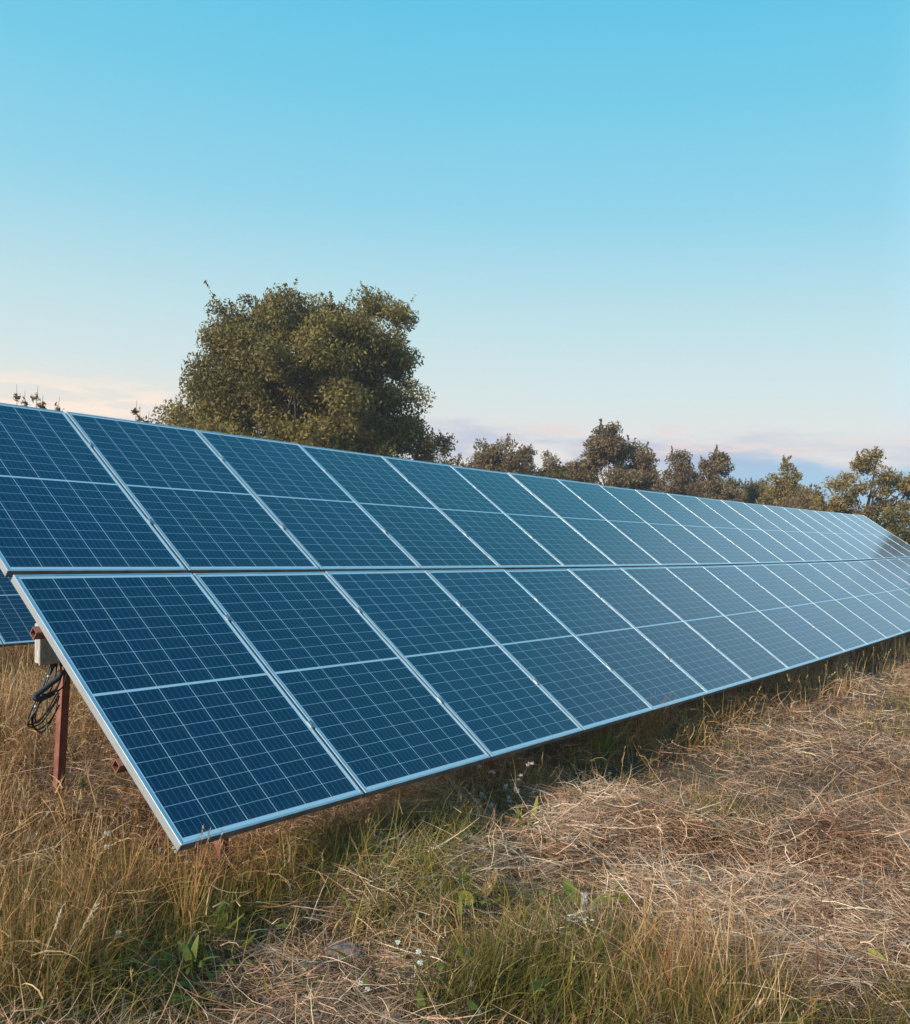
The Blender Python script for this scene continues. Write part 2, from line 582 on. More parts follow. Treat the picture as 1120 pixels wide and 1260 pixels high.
def gz(x, y):
    x, y = np.asarray(x, float), np.asarray(y, float)
    fall = -0.055 * (np.clip(y, 1.2, 12) - 1.2)
    near = np.exp(-((x - 3) ** 2 + (y - 1) ** 2) / 900)
    return fall + near * (0.09 * (vnoise(x * 0.9, y * 0.9, 1) - 0.5) + 0.05 * (vnoise(x * 2.6, y * 2.6, 2) - 0.5)) \
        + 0.8 * (vnoise(x * 0.02, y * 0.02, 5) - 0.5) * np.clip((np.hypot(x, y) - 25) / 60, 0, 1)


def grid_axis(lo, hi, c0, c1, fine, coarse_n):
    a = np.arange(c0, c1 + 1e-6, fine)
    l = c0 - np.geomspace(fine * 2, c0 - lo, coarse_n)[::-1]
    r = c1 + np.geomspace(fine * 2, hi - c1, coarse_n)
    return np.concatenate([l, a, r])


gx = grid_axis(-600, 1200, -5, 16, 0.12, 40)
gy = grid_axis(-700, 1000, -6, 9, 0.12, 40)
GX, GY = np.meshgrid(gx, gy)
GV = np.stack([GX.ravel(), GY.ravel(), gz(GX.ravel(), GY.ravel())], 1)
nx, ny = len(gx), len(gy)
ii = (np.arange(ny - 1)[:, None] * nx + np.arange(nx - 1)[None, :]).ravel()
GQ = np.stack([ii, ii + 1, ii + nx + 1, ii + nx], 1)
g = link('ground', make_mesh('ground', GV, GQ, smooth=True), 'field_soil')
tag(g, 'dry mown meadow ground under the solar panels', None, None, 'structure')

# ------------------------------------------------------------------ array geometry (fitted table plane with its slight sag)
Z0, TILT, PITCH = 0.38, R_(34), 1.01
NCOL = 21
PW, PH, FT = 0.994, 1.632, 0.036
ct, st = math.cos(TILT), math.sin(TILT)


def surf(k, s, off=0.0):
    """point of the table: column k, row position s (0 lower edge, 1 middle gap, 2 upper edge)"""
    u = k * (k - 18) / 81.0
    n = 0.02092 * u - 0.04307 * k * (s - 1) / 18
    v = s * 1.62811 + 0.04917 * u
    n, v = n * PITCH + off, v * PITCH
    return Vector((k * PITCH, v * ct - n * st, v * st + n * ct + Z0))


# ------------------------------------------------------------------ solar panel: frame, laminate, clamps
def frame_mesh():
    prof = [(0.010, -0.0085), (0.010, 0.0), (0.0012, 0.0), (0.0, -0.0012), (0.0, -0.0095), (0.0016, -0.0105), (0.0016, -0.0125), (0.0, -0.0135),
            (0.0, -0.0225), (0.0016, -0.0235), (0.0016, -0.0255), (0.0, -0.0265), (0.0, -FT), (0.026, -FT), (0.026, -FT + 0.002), (0.0025, -FT + 0.002), (0.0025, -0.0085)]
    mb = MB()
    corners = [((0, 0), (1, 1)), ((PW, 0), (-1, 1)), ((PW, PH), (-1, -1)), ((0, PH), (1, -1))]
    n = len(prof)
    for (cx, cy), (sx_, sy_) in corners:
        for d, z in prof:
            mb.v.append((cx + sx_ * d, cy + sy_ * d, z))
            mb.t.append(0.5)
    for c in range(4):
        c2 = (c + 1) % 4
        for i in range(n):
            j = (i + 1) % n
            mb.f.append((c * n + i, c * n + j, c2 * n + j, c2 * n + i))
    me = bpy.data.meshes.new('frame')
    me.from_pydata(mb.v, [], [f[::-1] for f in mb.f])
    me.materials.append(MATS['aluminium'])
    return me


def laminate_mesh():
    e = 0.0035
    x0, x1, y0, y1, z1, z0 = e, PW - e, e, PH - e, -0.0022, -0.0075
    vs = [(x0, y0, z0), (x1, y0, z0), (x1, y1, z0), (x0, y1, z0), (x0, y0, z1), (x1, y0, z1), (x1, y1, z1), (x0, y1, z1)]
    fs = [(4, 5, 6, 7), (0, 3, 2, 1), (0, 1, 5, 4), (1, 2, 6, 5), (2, 3, 7, 6), (3, 0, 4, 7)]
    me = bpy.data.meshes.new('glass')
    me.from_pydata(vs, [], fs)
    uv = me.uv_layers.new(name='UVMap')
    for p in me.polygons:
        for li in p.loop_indices:
            c = me.vertices[me.loops[li].vertex_index].co
            uv.data[li].uv = (c.x, c.y)
    me.materials.append(MATS['cell_glass'])
    me.materials.append(MATS['backsheet'])
    for p in me.polygons:
        p.material_index = 0 if p.index == 0 else 1
    return me


def clamp_mesh():
    mb = MB()
    mb.bbox((PW - 0.007, -0.022, -0.001), (PW + 0.023, 0.022, 0.0035), 0.0012)
    mb.box((PW + 0.003, -0.020, -0.036), (PW + 0.013, 0.020, -0.0012))
    mb.tube([(PW + 0.008, 0, 0.0030), (PW + 0.008, 0, 0.0075)], 0.0055, 6)
    me = bpy.data.meshes.new('clamp')
    me.from_pydata(mb.v, [], mb.f)
    me.materials.append(MATS['clamp_metal'])
    return me


def backbox_mesh():
    mb = MB()
    mb.bbox((PW / 2 - 0.05, PH / 2 - 0.04, -0.030), (PW / 2 + 0.05, PH / 2 + 0.04, -0.0076), 0.004)
    me = bpy.data.meshes.new('connection_box')
    me.from_pydata(mb.v, [], mb.f)
    me.materials.append(MATS['black_cable'])
    return me


FRAME, GLASS, CLAMP, BBOX = frame_mesh(), laminate_mesh(), clamp_mesh(), backbox_mesh()


def place_panel(p0, px, py, label, group, clamps=True):
    """p0 lower left corner, px and py points along its lower and left edges"""
    ex = (px - p0).normalized()
    ey = (py - p0)
    ey = (ey - ex * ey.dot(ex)).normalized()
    ez = ex.cross(ey)
    e = thing('solar_panel', label, 'solar panel', group=group)
    e.matrix_world = Matrix(((ex.x, ey.x, ez.x, p0.x), (ex.y, ey.y, ez.y, p0.y), (ex.z, ey.z, ez.z, p0.z), (0, 0, 0, 1)))
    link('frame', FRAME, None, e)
    link('glass', GLASS, None, e)
    if clamps:
        for f in (0.275, 0.765):
            c = link('clamp', CLAMP, None, e)
            c.location = (0, PH * f, 0)
    return e


for row in (0, 1):
    for k in range(NCOL):
        s0, s1 = (0.0, 0.9925) if row == 0 else (1.0075, 2.0)
        jn = 0.005 * (_hash(k, row, 3) - 0.5) * 2
        p0 = surf(k + 0.008, s0)
        p1 = surf(k + 0.992, s0)
        p2 = surf(k + 0.008, s1, jn)
        rowname = 'lower' if row == 0 else 'upper'
        if k == 0:
            lab = ('lower corner solar panel at the end with the grey junction box' if row == 0 else
                   'upper corner solar panel above the end with the grey junction box')
        elif k == NCOL - 1:
            lab = f'far end solar panel of the {rowname} row, beside the olive bush'
        else:
            lab = f'solar panel in the {rowname} row, {ORD[k]} from the junction box end'
        place_panel(p0, p1, p2, lab, f'solar panels in the {rowname} row', k < NCOL - 1)

# ------------------------------------------------------------------ steel rack of the big array
rack = thing('mounting_rack', 'rusty red steel rack of posts and rails carrying the big solar array', 'mounting rack', (0.6, 0.4, 0))
bpy.context.view_layer.update()


def add_part(mb, name, m, root, smooth=False):
    """mesh written in world space, parented to a root that sits at root.location (no rotation)"""
    L = root.location
    mb.v = [(p[0] - L.x, p[1] - L.y, p[2] - L.z) for p in mb.v]
    return mb.build(name, m, root, smooth)


def square_tube(mb, pts, axes, a, wall=0.004, hollow=True):
    """square tube along pts with fixed cross-section axes"""
    n = len(pts)
    ax, ay = axes
    o = len(mb.v)
    h = a / 2
    for p in pts:
        for sx_, sy_ in ((-1, -1), (1, -1), (1, 1), (-1, 1)):
            mb.v.append(tuple(p + ax * (sx_ * h) + ay * (sy_ * h)))
            mb.t.append(0.5)
    for i in range(n - 1):
        for k in range(4):
            k2 = (k + 1) % 4
            mb.f.append((o + i * 4 + k, o + i * 4 + k2, o + i * 4 + 4 + k2, o + i * 4 + 4 + k))
    for end, nxt in ((0, 1), (n - 1, n - 2)):
        p, q = pts[end], pts[nxt]
        d = (q - p).normalized()
        hi = h - wall
        o2 = len(mb.v)
        for pp in (p, p + d * 0.16):
            for sx_, sy_ in ((-1, -1), (1, -1), (1, 1), (-1, 1)):
                mb.v.append(tuple(pp + ax * (sx_ * hi) + ay * (sy_ * hi)))
                mb.t.append(0.5)
        for k in range(4):
            k2 = (k + 1) % 4
            mb.f.append((o + end * 4 + k, o + end * 4 + k2, o2 + k2, o2 + k))
            mb.f.append((o2 + k, o2 + k2, o2 + 4 + k2, o2 + 4 + k))
        mb.f.append((o2 + 4, o2 + 5, o2 + 6, o2 + 7))


PA, RA, TA = 0.041, 0.04, 0.044           # purlin, rafter, post side
AY = Vector((0, ct, st))
AN = Vector((0, -st, ct))
for s in (0.285, 0.780, 1.275, 1.760):
    mb = MB()
    square_tube(mb, [surf(-0.008 + (NCOL + 0.016) * i / 42, s, -FT - PA / 2 - 0.001) for i in range(43)], (AY, AN), PA)
    add_part(mb, 'rail', 'red_primer_steel', rack)
FRX = [0.55 + 2.1 * i for i in range(10)]
for x in FRX:
    k = x / PITCH
    mb = MB()
    o1 = -FT - PA - RA / 2 - 0.002
    pts = [surf(k, 0.17, o1), surf(k, 1.0, o1), surf(k, 1.88, o1)]
    ay = (pts[-1] - pts[0]).normalized()
    square_tube(mb, pts, (Vector((1, 0, 0)), ay.cross(Vector((1, 0, 0))).normalized()), RA)
    add_part(mb, 'rafter', 'red_primer_steel', rack)
    for s in (0.30, 1.30):
        top = surf(k, s, o1 - RA / 2 - 0.004)
        px = top.x + 0.044
        z1 = top.z + 0.045
        z0 = float(gz(px, top.y)) - 0.35
        mb = MB()
        square_tube(mb, [Vector((px, top.y, z0)), Vector((px, top.y, z1))], (Vector((1, 0, 0)), Vector((0, 1, 0))), TA)
        pst = add_part(mb, 'post', 'red_primer_steel', rack)
        mb = MB()
        mb.tube([(px - 0.075, top.y, z1 - 0.06), (px + 0.034, top.y, z1 - 0.06)], 0.006, 6)
        mb.v = [(p[0] - rack.location.x, p[1] - rack.location.y, p[2] - rack.location.z) for p in mb.v]
        mb.build('bolt', 'bolt_steel', pst)

# ------------------------------------------------------------------ junction box and cables on the first rear post
box = thing('junction_box', 'weathered pale grey junction box under the rusty rail end', 'junction box', (0.45, 1.62, 0.80))
mb = MB()
mb.bbox((-0.137, -0.02, 0.02), (0.19, 0.03, 0.225), 0.008, Matrix.Rotation(R_(-3), 4, 'Y'))
mb.build('housing', 'weathered_box', box)
mb = MB()
mb.bbox((-0.142, -0.032, 0.014), (0.196, -0.0205, 0.231), 0.005, Matrix.Rotation(R_(-3), 4, 'Y'))
mb.build('lid', 'weathered_box', box)
mb = MB()
for bx_, bz_ in ((-0.125, 0.035), (-0.125, 0.210), (0.17, 0.035), (0.17, 0.210)):
    mb.tube([(bx_, -0.031, bz_), (bx_, -0.036, bz_)], 0.006, 6)
mb.build('screw', 'bolt_steel', box)
mb = MB()
for gx_ in (-0.04, 0.0, 0.04):
    mb.tube([(gx_, 0.006, 0.03), (gx_, 0.006, -0.012)], [0.016, 0.012], 8)
mb.build('cable_gland', 'black_cable', box)
mb = MB()
mb.box((0.07, 0.0295, 0.06), (0.15, 0.12, 0.17))
mb.build('bracket', 'bolt_steel', box)


def catmull(p, n=6):
    p = [Vector(q) for q in p]
    out = []
    for i in range(len(p) - 1):
        a, b, c, d = p[max(i - 1, 0)], p[i], p[i + 1], p[min(i + 2, len(p) - 1)]
        for j in range(n):
            u = j / n
            out.append(0.5 * ((2 * b) + (c - a) * u + (2 * a - 5 * b + 4 * c - d) * u * u + (3 * b - a - 3 * c + d) * u ** 3))
    out.append(p[-1])
    return out


cab = thing('cable_bundle', 'black looped cables with grey foam sleeve hanging beside the red post', 'cables', (0.42, 1.62, 0.82))
CPATHS = [
    [(0.423, 1.62, 0.825), (0.376, 1.61, 0.748), (0.337, 1.60, 0.658), (0.309, 1.60, 0.588), (0.295, 1.61, 0.549), (0.314, 1.63, 0.494), (0.365, 1.65, 0.455), (0.403, 1.66, 0.468), (0.439, 1.66, 0.529), (0.470, 1.67, 0.625)],
    [(0.414, 1.63, 0.825), (0.366, 1.62, 0.738), (0.327, 1.61, 0.649), (0.299, 1.61, 0.569), (0.28, 1.62, 0.514), (0.314, 1.64, 0.490), (0.374, 1.66, 0.501), (0.421, 1.67, 0.547), (0.465, 1.68, 0.605)],
    [(0.401, 1.62, 0.825), (0.361, 1.60, 0.728), (0.322, 1.59, 0.639), (0.305, 1.60, 0.558), (0.329, 1.62, 0.513), (0.377, 1.64, 0.543), (0.434, 1.66, 0.614), (0.472, 1.67, 0.66)],
    [(0.441, 1.63, 0.825), (0.444, 1.62, 0.741), (0.43, 1.61, 0.70), (0.398, 1.60, 0.661), (0.352, 1.60, 0.653)],
    [(0.453, 1.63, 0.825), (0.445, 1.63, 0.719), (0.42, 1.62, 0.674), (0.382, 1.61, 0.658), (0.345, 1.61, 0.655)],
    [(0.500, 1.66, 0.735), (0.465, 1.63, 0.68), (0.42, 1.62, 0.661), (0.370, 1.61, 0.661)],
    [(0.431, 1.64, 0.825), (0.420, 1.63, 0.74), (0.385, 1.62, 0.66), (0.330, 1.62, 0.60), (0.305, 1.62, 0.53), (0.340, 1.64, 0.475), (0.41, 1.65, 0.50), (0.468, 1.66, 0.58)],
    [(0.409, 1.64, 0.825), (0.372, 1.63, 0.75), (0.332, 1.62, 0.668), (0.302, 1.62, 0.60), (0.289, 1.63, 0.54), (0.30, 1.64, 0.505), (0.35, 1.65, 0.515), (0.425, 1.66, 0.575), (0.470, 1.67, 0.64)],
]
for pth in CPATHS:
    mb = MB()
    mb.tube(catmull(pth), 0.0042, 6)
    add_part(mb, 'cable', 'black_cable', cab, True)
mb = MB()
sp = catmull([(0.436, 1.60, 0.770), (0.412, 1.59, 0.735), (0.357, 1.58, 0.705), (0.309, 1.57, 0.679), (0.277, 1.57, 0.658), (0.300, 1.565, 0.645), (0.335, 1.57, 0.650), (0.385, 1.58, 0.663)], 5)
mb.tube(sp, 0.0135, 10)
add_part(mb, 'sleeve', 'foam_sleeve', cab, True)
mb = MB()
mb.tube(catmull([(0.36, 1.59, 0.645), (0.36, 1.59, 0.592), (0.366, 1.60, 0.528), (0.376, 1.60, 0.458)]), 0.0035, 5)
add_part(mb, 'wire', 'green_wire', cab, True)
for p in ((0.345, 1.595, 0.69), (0.372, 1.60, 0.745), (0.312, 1.60, 0.60)):
    mb = MB()
    mb.tube([Vector(p) + Vector((-0.012, 0, 0.004)), Vector(p) + Vector((0.014, -0.004, -0.004))], 0.006, 6)
    add_part(mb, 'cable_tie', 'white_petal', cab)

# ------------------------------------------------------------------ second array behind, seen through the gap at the lower left
D2, H2, X2 = 7.0, -0.3217 + Z0, 2.94
rk2 = thing('mounting_rack', 'shaded steel rack under the second array behind the first', 'mounting rack', (X2, D2 + 0.5, -0.3))


def surf2(k, v, off=0.0):
    return Vector((X2 + k * PITCH, D2 + v * ct - off * st, H2 + v * st + off * ct))


L2 = {(0, 0): 'lower panel of the array behind, showing between the rusty rail and its white seam',
      (0, -1): 'lower panel of the array behind, cut by the photo edge beside the white seam'}
for row in (0, 1):
    for k in (-2, -1, 0, 1):
        v0 = 0.0 if row == 0 else 1.656
        lab = L2.get((row, k))
        if lab is None:
            lab = f"{'lower' if row == 0 else 'upper'} panel of the array behind, {['first', 'second', 'third', 'last'][k + 2]} in its row, hidden by the front array"
        place_panel(surf2(k + 0.008, v0), surf2(k + 0.992, v0), surf2(k + 0.008, v0 + 1), lab, 'solar panels of the array behind', k < 1)
for v in (0.46, 1.27, 2.1, 2.88):
    mb = MB()
    square_tube(mb, [surf2(-2.05, v, -FT - PA / 2), surf2(2.05, v, -FT - PA / 2)], (AY, AN), PA)
    add_part(mb, 'rail', 'red_primer_steel', rk2)
for k in (-1.5, 1.5):
    for v in (0.5, 2.2):
        p = surf2(k, v, -FT - PA - 0.01)
        mb = MB()
        square_tube(mb, [Vector((p.x, p.y, float(gz(p.x, p.y)) - 0.3)), p], (Vector((1, 0, 0)), Vector((0, 1, 0))), TA)
        add_part(mb, 'post', 'red_primer_steel', rk2)

# ------------------------------------------------------------------ trees
def rot_basis(n):
    a = rng.normal(size=(n, 3))
    a /= np.linalg.norm(a, axis=1)[:, None]
    b = rng.normal(size=(n, 3))
    b -= a * (a * b).sum(1)[:, None]
    b /= np.linalg.norm(b, axis=1)[:, None]
    return a, b


def leaf_cloud(P, size, tint, droop=0.35, aspect=0.42):
    """one rhombic leaf face at every point of P"""
    n = len(P)
    a, b = rot_basis(n)
    a[:, 2] -= droop
    a /= np.linalg.norm(a, axis=1)[:, None]
    b -= a * (a * b).sum(1)[:, None]
    b /= np.linalg.norm(b, axis=1)[:, None]
    L = size * rng.uniform(0.6, 1.35, n)[:, None]
    c = np.cross(a, b)
    V = np.empty((n, 4, 3))
    V[:, 0] = P - a * L * 0.5
    V[:, 1] = P + b * L * aspect * 0.5 + c * L * 0.07
    V[:, 2] = P + a * L * 0.5 - c * L * 0.05
    V[:, 3] = P - b * L * aspect * 0.5 + c * L * 0.07
    return V.reshape(-1, 3), np.arange(n * 4).reshape(-1, 4), np.repeat(tint, 4)


def tree(name, label, cat, x, y, lobes, leaf, size, clump_r, nleaf, clumps, m, trunk_r, group=None, limbs=14, droop=0.35, shoots=0, hollow=0.55):
    """lobes: list of (dx, dy, z, rx, ry, rz) ellipsoids that outline the crown"""
    global rng
    rng = np.random.default_rng(zlib.crc32(label.encode()))
    random.seed(zlib.crc32(label.encode()))
    base = float(gz(x, y))
    root = thing(name, label, cat, (x, y, base), 0, group)
    vol = np.array([l[3] * l[4] + l[3] * l[5] + l[4] * l[5] for l in lobes])
    cnt = np.maximum(3, (clumps * vol / vol.sum()).astype(int))
    CC, CR = [], []
    for l, n in zip(lobes, cnt):
        d = rng.normal(size=(n, 3))
        d /= np.linalg.norm(d, axis=1)[:, None]
        r = rng.uniform(hollow ** 3, 1, n) ** (1 / 3)
        r *= rng.uniform(0.86, 1.07, n)
        c = d * r[:, None] * np.array(l[3:6]) + np.array(l[0:3])
        CC.append(c)
        CR.append(clump_r * rng.uniform(0.5, 1.45, n))
    CC, CR = np.concatenate(CC), np.concatenate(CR)
    ok = CC[:, 2] > 0.25
    CC, CR = CC[ok], CR[ok]
    per = np.maximum(6, (nleaf * CR ** 2 / (CR ** 2).sum()).astype(int))
    idx = np.repeat(np.arange(len(CC)), per)
    q = rng.normal(size=(len(idx), 3))
    q /= np.linalg.norm(q, axis=1)[:, None]
    rr = rng.uniform(0, 1, len(idx)) ** 0.55
    P = CC[idx] + q * (rr * CR[idx])[:, None] * np.array([1.0, 1.0, 0.8])
    ctint = rng.uniform(-0.26, 0.26, len(CC))
    T = np.clip(0.5 + ctint[idx] + rng.normal(0, 0.16, len(idx)), 0, 1)
    if shoots:
        # thin leafy shoots that break the outline
        sp_, stn = [], []
        tops = CC[np.argsort(CC[:, 2] + 0.35 * np.linalg.norm(CC[:, :2], axis=1))[-max(shoots * 2, 8):]]
        for _ in range(shoots):
            c = tops[rng.integers(len(tops))]
            d = np.array([rng.normal(0, 0.35), rng.normal(0, 0.35), 1.0])
            d /= np.linalg.norm(d)
            ln = clump_r * rng.uniform(1.0, 1.9)
            m_ = 44
            f = rng.uniform(0, 1, m_) ** 1.3
            sp_.append(c + d * (f * ln)[:, None] + rng.normal(0, 0.09 * clump_r, (m_, 3)) * (1.3 - f)[:, None])
            stn.append(np.full(m_, 0.55) + rng.normal(0, 0.15, m_))
        P = np.concatenate([P] + sp_)
        T = np.concatenate([T] + [np.clip(s_, 0, 1) for s_ in stn])
    V, Q, TT = leaf_cloud(P, size, T, droop)
    # trunk and limbs
    mb = MB()
    top = max(l[2] + l[5] * 0.5 for l in lobes)
    cz = np.mean([l[2] for l in lobes])
    mx = np.mean([l[0] for l in lobes])
    my = np.mean([l[1] for l in lobes])
    tp = [Vector((0, 0, -0.3)), Vector((0.02, 0.0, 0.2 * cz)), Vector((0.1 * mx + 0.03 * cz, 0.1 * my, 0.45 * cz)), Vector((0.4 * mx, 0.4 * my, 0.8 * cz)), Vector((mx, my, top * 0.93))]
    tp = catmull(tp, 4)
    nT = len(tp)
    mb.tube(tp, [trunk_r * (1.35 if i == 0 else 1) * (1 - 0.88 * i / (nT - 1)) for i in range(nT)], 9)
    order = rng.permutation(len(CC))[:limbs]
    for i in order:
        e = Vector(CC[i])
        f = min(0.75, max(0.25, 0.55 * e.z / top))
        a = tp[int(f * (nT - 1))]
        mid = a.lerp(e, 0.5) + Vector((random.uniform(-.15, .15), random.uniform(-.15, .15), 0.12 * (e - a).length * random.uniform(0.2, 1.4)))
        pts = catmull([a, mid, e], 4)
        r0 = trunk_r * (1 - 0.85 * f) * 0.55
        mb.tube(pts, [r0 * (1 - 0.85 * j / (len(pts) - 1)) for j in range(len(pts))], 6)
        for _ in range(3):
            e2 = Vector(CC[rng.integers(len(CC))])
            if (e2 - e).length < clump_r * 4.5:
                mb.tube(catmull([pts[len(pts) // 2], pts[len(pts) // 2].lerp(e2, 0.55) + Vector((0, 0, 0.1)), e2], 3), [r0 * 0.45 * (1 - 0.8 * j / 6) for j in range(7)], 5)
    mb.build('trunk', 'bark', root, True)
    crown = link('crown', make_mesh('crown', V, Q, TT), m, root)
    return root


def px_axes(x, y):
    """unit vectors to the right of the camera's view and away from it, at a ground point"""
    d = np.array([x - CAMP.x, y - CAMP.y])
    dist = np.hypot(*d)
    d /= dist
    return np.array([d[1], -d[0]]), d, dist


def lobes_for(x, y, specs):
    """specs: (side offset m, depth offset m, z m, half width, half depth, half height)"""
    r, f, dist = px_axes(x, y)
    out = []
    for s, dpt, z, hw, hd, hh in specs:
        out.append((r[0] * s + f[0] * dpt, r[1] * s + f[1] * dpt, z, hw, (hw + hd) / 2, hh))
    return out


TG = 'trees behind the solar array'


def at(px, d):
    """ground point d metres away along a compass line of the view"""
    a = (px - 560) / 1152.53
    v = np.array([MF[0] + a * MR[0], MF[1] + a * MR[1]])
    v = v / np.hypot(*v) * d
    return CAMP.x + v[0], CAMP.y + v[1]


FILL = [(*at(600, 45), 6.1, 1.8, 'brown_tree_leaf', 'low brown thicket just right of the big ash'),
        (*at(655, 46), 6.3, 1.8, 'brown_tree_leaf', 'brown thicket between the low wide tree and the dark rounded tree'),
        (*at(705, 48), 5.8, 1.4, 'olive_leaf', 'small olive thicket at the left foot of the dark rounded tree'),
        (*at(800, 53), 6.1, 1.8, 'brown_tree_leaf', 'brown thicket at the right foot of the dark rounded tree'),
        (*at(858, 53), 5.7, 1.9, 'brown_tree_leaf', 'thicket filling in between the two slender brown trees'),
        (*at(905, 56), 5.4, 1.8, 'olive_leaf', 'low olive thicket under the blue gap in the clouds'),
        (*at(940, 54), 5.3, 1.8, 'golden_tree_leaf', 'low golden thicket left of the golden young tree'),
        (*at(1000, 46), 4.3, 1.7, 'brown_tree_leaf', 'low brown thicket between the golden young tree and the apple tree')]


def lz(x, y, specs, kz=1.0, kw=1.0):
    return lobes_for(x, y, [(a * kw, d, z * kz, hw * kw, hd, hh * kz) for a, d, z, hw, hd, hh in specs])


# the big round ash
xa, ya = 18.35, 18.97
tree('ash_tree', 'tall broad round-crowned ash tree standing behind the array', 'tree', xa, ya, lobes_for(xa, ya, [
    (-0.1, 0, 5.9, 3.3, 3.2, 2.9), (-1.9, 0, 6.6, 1.5, 1.8, 1.9), (1.85, 0, 7.3, 1.65, 1.8, 2.0), (2.45, 0, 5.4, 1.35, 1.6, 2.2), (-2.75, 0, 4.5, 1.3, 1.5, 2.0), (-1.4, -0.9, 3.9, 1.8, 1.3, 1.9), (1.5, -0.9, 3.7, 1.8, 1.3, 1.8),
    (0.0, -0.6, 7.15, 2.2, 1.6, 1.7), (-1.5, 0, 7.4, 1.2, 1.2, 1.35), (0.9, 0, 7.45, 1.4, 1.3, 1.35), (0.2, -1.4, 3.4, 2.5, 1.4, 1.7), (1.4, -0.6, 6.2, 1.6, 1.5, 1.8)]),
    None, 0.125, 0.55, 240000, 640, 'ash_leaf', 0.32, TG, 44, 0.5, 16, 0.52)
xa, ya = 20.7, 16.45
tree('bush', 'small golden-brown bush at the right foot of the big ash', 'bush', xa, ya, lz(xa, ya, [
    (0.0, 0, 2.9, 0.9, 1.0, 1.3), (-0.9, 0.1, 2.9, 0.8, 0.9, 1.35), (0.95, 0, 2.6, 0.6, 0.8, 1.4), (0.2, 0, 1.4, 1.6, 1.2, 1.2), (0.3, -0.2, 3.3, 0.7, 0.7, 0.8), (0.65, 0, 2.3, 0.9, 0.9, 1.4), (0.9, 0.2, 2.9, 0.7, 0.8, 1.2)], 1.28, 1.08),
    None, 0.11, 0.36, 20000, 150, 'golden_tree_leaf', 0.08, TG, 10, 0.3, 12, 0.4)
xa, ya = 32.64, 20.56
tree('thicket_tree', 'low wide brown-leaved tree between the ash and the dark rounded tree', 'tree', xa, ya, lz(xa, ya, [
    (-1.0, 0, 3.2, 1.1, 1.2, 1.7), (0.0, 0, 3.4, 1.2, 1.2, 1.9), (0.9, 0, 3.1, 1.1, 1.2, 1.7), (-0.5, 0, 4.2, 0.6, 0.6, 1.0), (0, 0, 1.8, 2.0, 1.5, 1.5)], 1.13, 1.1),
    None, 0.14, 0.38, 28000, 200, 'brown_tree_leaf', 0.12, TG, 12, 0.2, 26, 0.4)
xa, ya = 33.56, 19.13
tree('sapling', 'slim pale sapling beside the low brown-leaved tree', 'sapling', xa, ya, lz(xa, ya, [
    (-0.1, 0, 3.1, 0.5, 0.6, 1.6), (0.6, 0, 2.7, 0.5, 0.6, 1.3), (0, 0, 1.5, 0.9, 0.9, 1.2)], 1.13, 1.15),
    None, 0.13, 0.3, 8000, 80, 'olive_leaf', 0.06, TG, 6, 0.2, 8, 0.3)
xa, ya = 38.51, 18.50
tree('rounded_tree', 'dark dense rounded tree rising above the middle of the array', 'tree', xa, ya, lz(xa, ya, [
    (0.0, 0, 4.4, 1.75, 1.8, 2.4), (-0.3, 0, 5.9, 0.95, 1.0, 1.3), (0.9, 0, 4.6, 1.1, 1.2, 1.7), (-1.6, 0, 3.8, 0.8, 1.0, 1.5), (1.5, 0, 3.4, 0.8, 1.0, 1.3), (0.2, 0, 2.2, 2.3, 2, 1.7)]),
    None, 0.15, 0.42, 48000, 260, 'brown_tree_leaf', 0.18, TG, 16, 0.3, 22, 0.45)
xa, ya = 45.39, 18.06
tree('slender_tree', 'brown upright tree just right of the dark rounded tree', 'tree', xa, ya, lz(xa, ya, [
    (0.0, 0, 3.5, 1.1, 1.2, 1.9), (-0.1, 0, 4.7, 0.55, 0.6, 1.1), (-1.0, 0, 2.8, 0.8, 1.0, 1.3), (0.9, 0, 2.8, 0.8, 1.0, 1.3), (0, 0, 1.6, 1.7, 1.4, 1.4)], 1.1, 1.1),
    None, 0.15, 0.40, 26000, 160, 'brown_tree_leaf', 0.12, TG, 10, 0.2, 16, 0.4)
xa, ya = 44.23, 15.64
tree('slender_tree', 'brown twin-topped tree left of the blue gap in the clouds', 'tree', xa, ya, lz(xa, ya, [
    (0.1, 0, 3.5, 1.05, 1.2, 1.9), (0.0, 0, 4.6, 0.75, 0.7, 1.0), (0.9, 0, 2.7, 0.7, 0.9, 1.4), (-0.7, 0, 2.6, 0.7, 0.9, 1.2), (0, 0, 1.5, 1.6, 1.4, 1.3)], 1.13, 1.1),
    None, 0.15, 0.38, 26000, 160, 'brown_tree_leaf', 0.12, TG, 10, 0.2, 14, 0.4)
xa, ya = 48.66, 15.23
tree('shrub', 'short brown shrub beside the golden young tree', 'shrub', xa, ya, lz(xa, ya, [
    (0.0, 0, 2.4, 1.0, 1.0, 1.3), (0.3, 0, 3.3, 0.45, 0.5, 0.8), (0, 0, 1.3, 1.3, 1.2, 1.1)], 1.3, 1.1),
    None, 0.15, 0.34, 11000, 90, 'brown_tree_leaf', 0.08, TG, 7, 0.2, 9, 0.35)
xa, ya = 45.39, 12.41
tree('young_tree', 'golden-leaved young tree with spiky shoots against the blue gap', 'tree', xa, ya, lz(xa, ya, [
    (0.0, 0, 2.9, 1.15, 1.2, 1.5), (0.0, 0, 4.1, 0.55, 0.6, 1.0), (0.8, 0, 2.8, 0.6, 0.7, 1.2), (-0.7, 0, 2.8, 0.6, 0.7, 1.2), (0, 0, 1.4, 1.5, 1.3, 1.3)], 1.18, 1.05),
    None, 0.15, 0.34, 22000, 140, 'golden_tree_leaf', 0.10, TG, 10, 0.2, 18, 0.35)
xa, ya = 35.2, 6.2
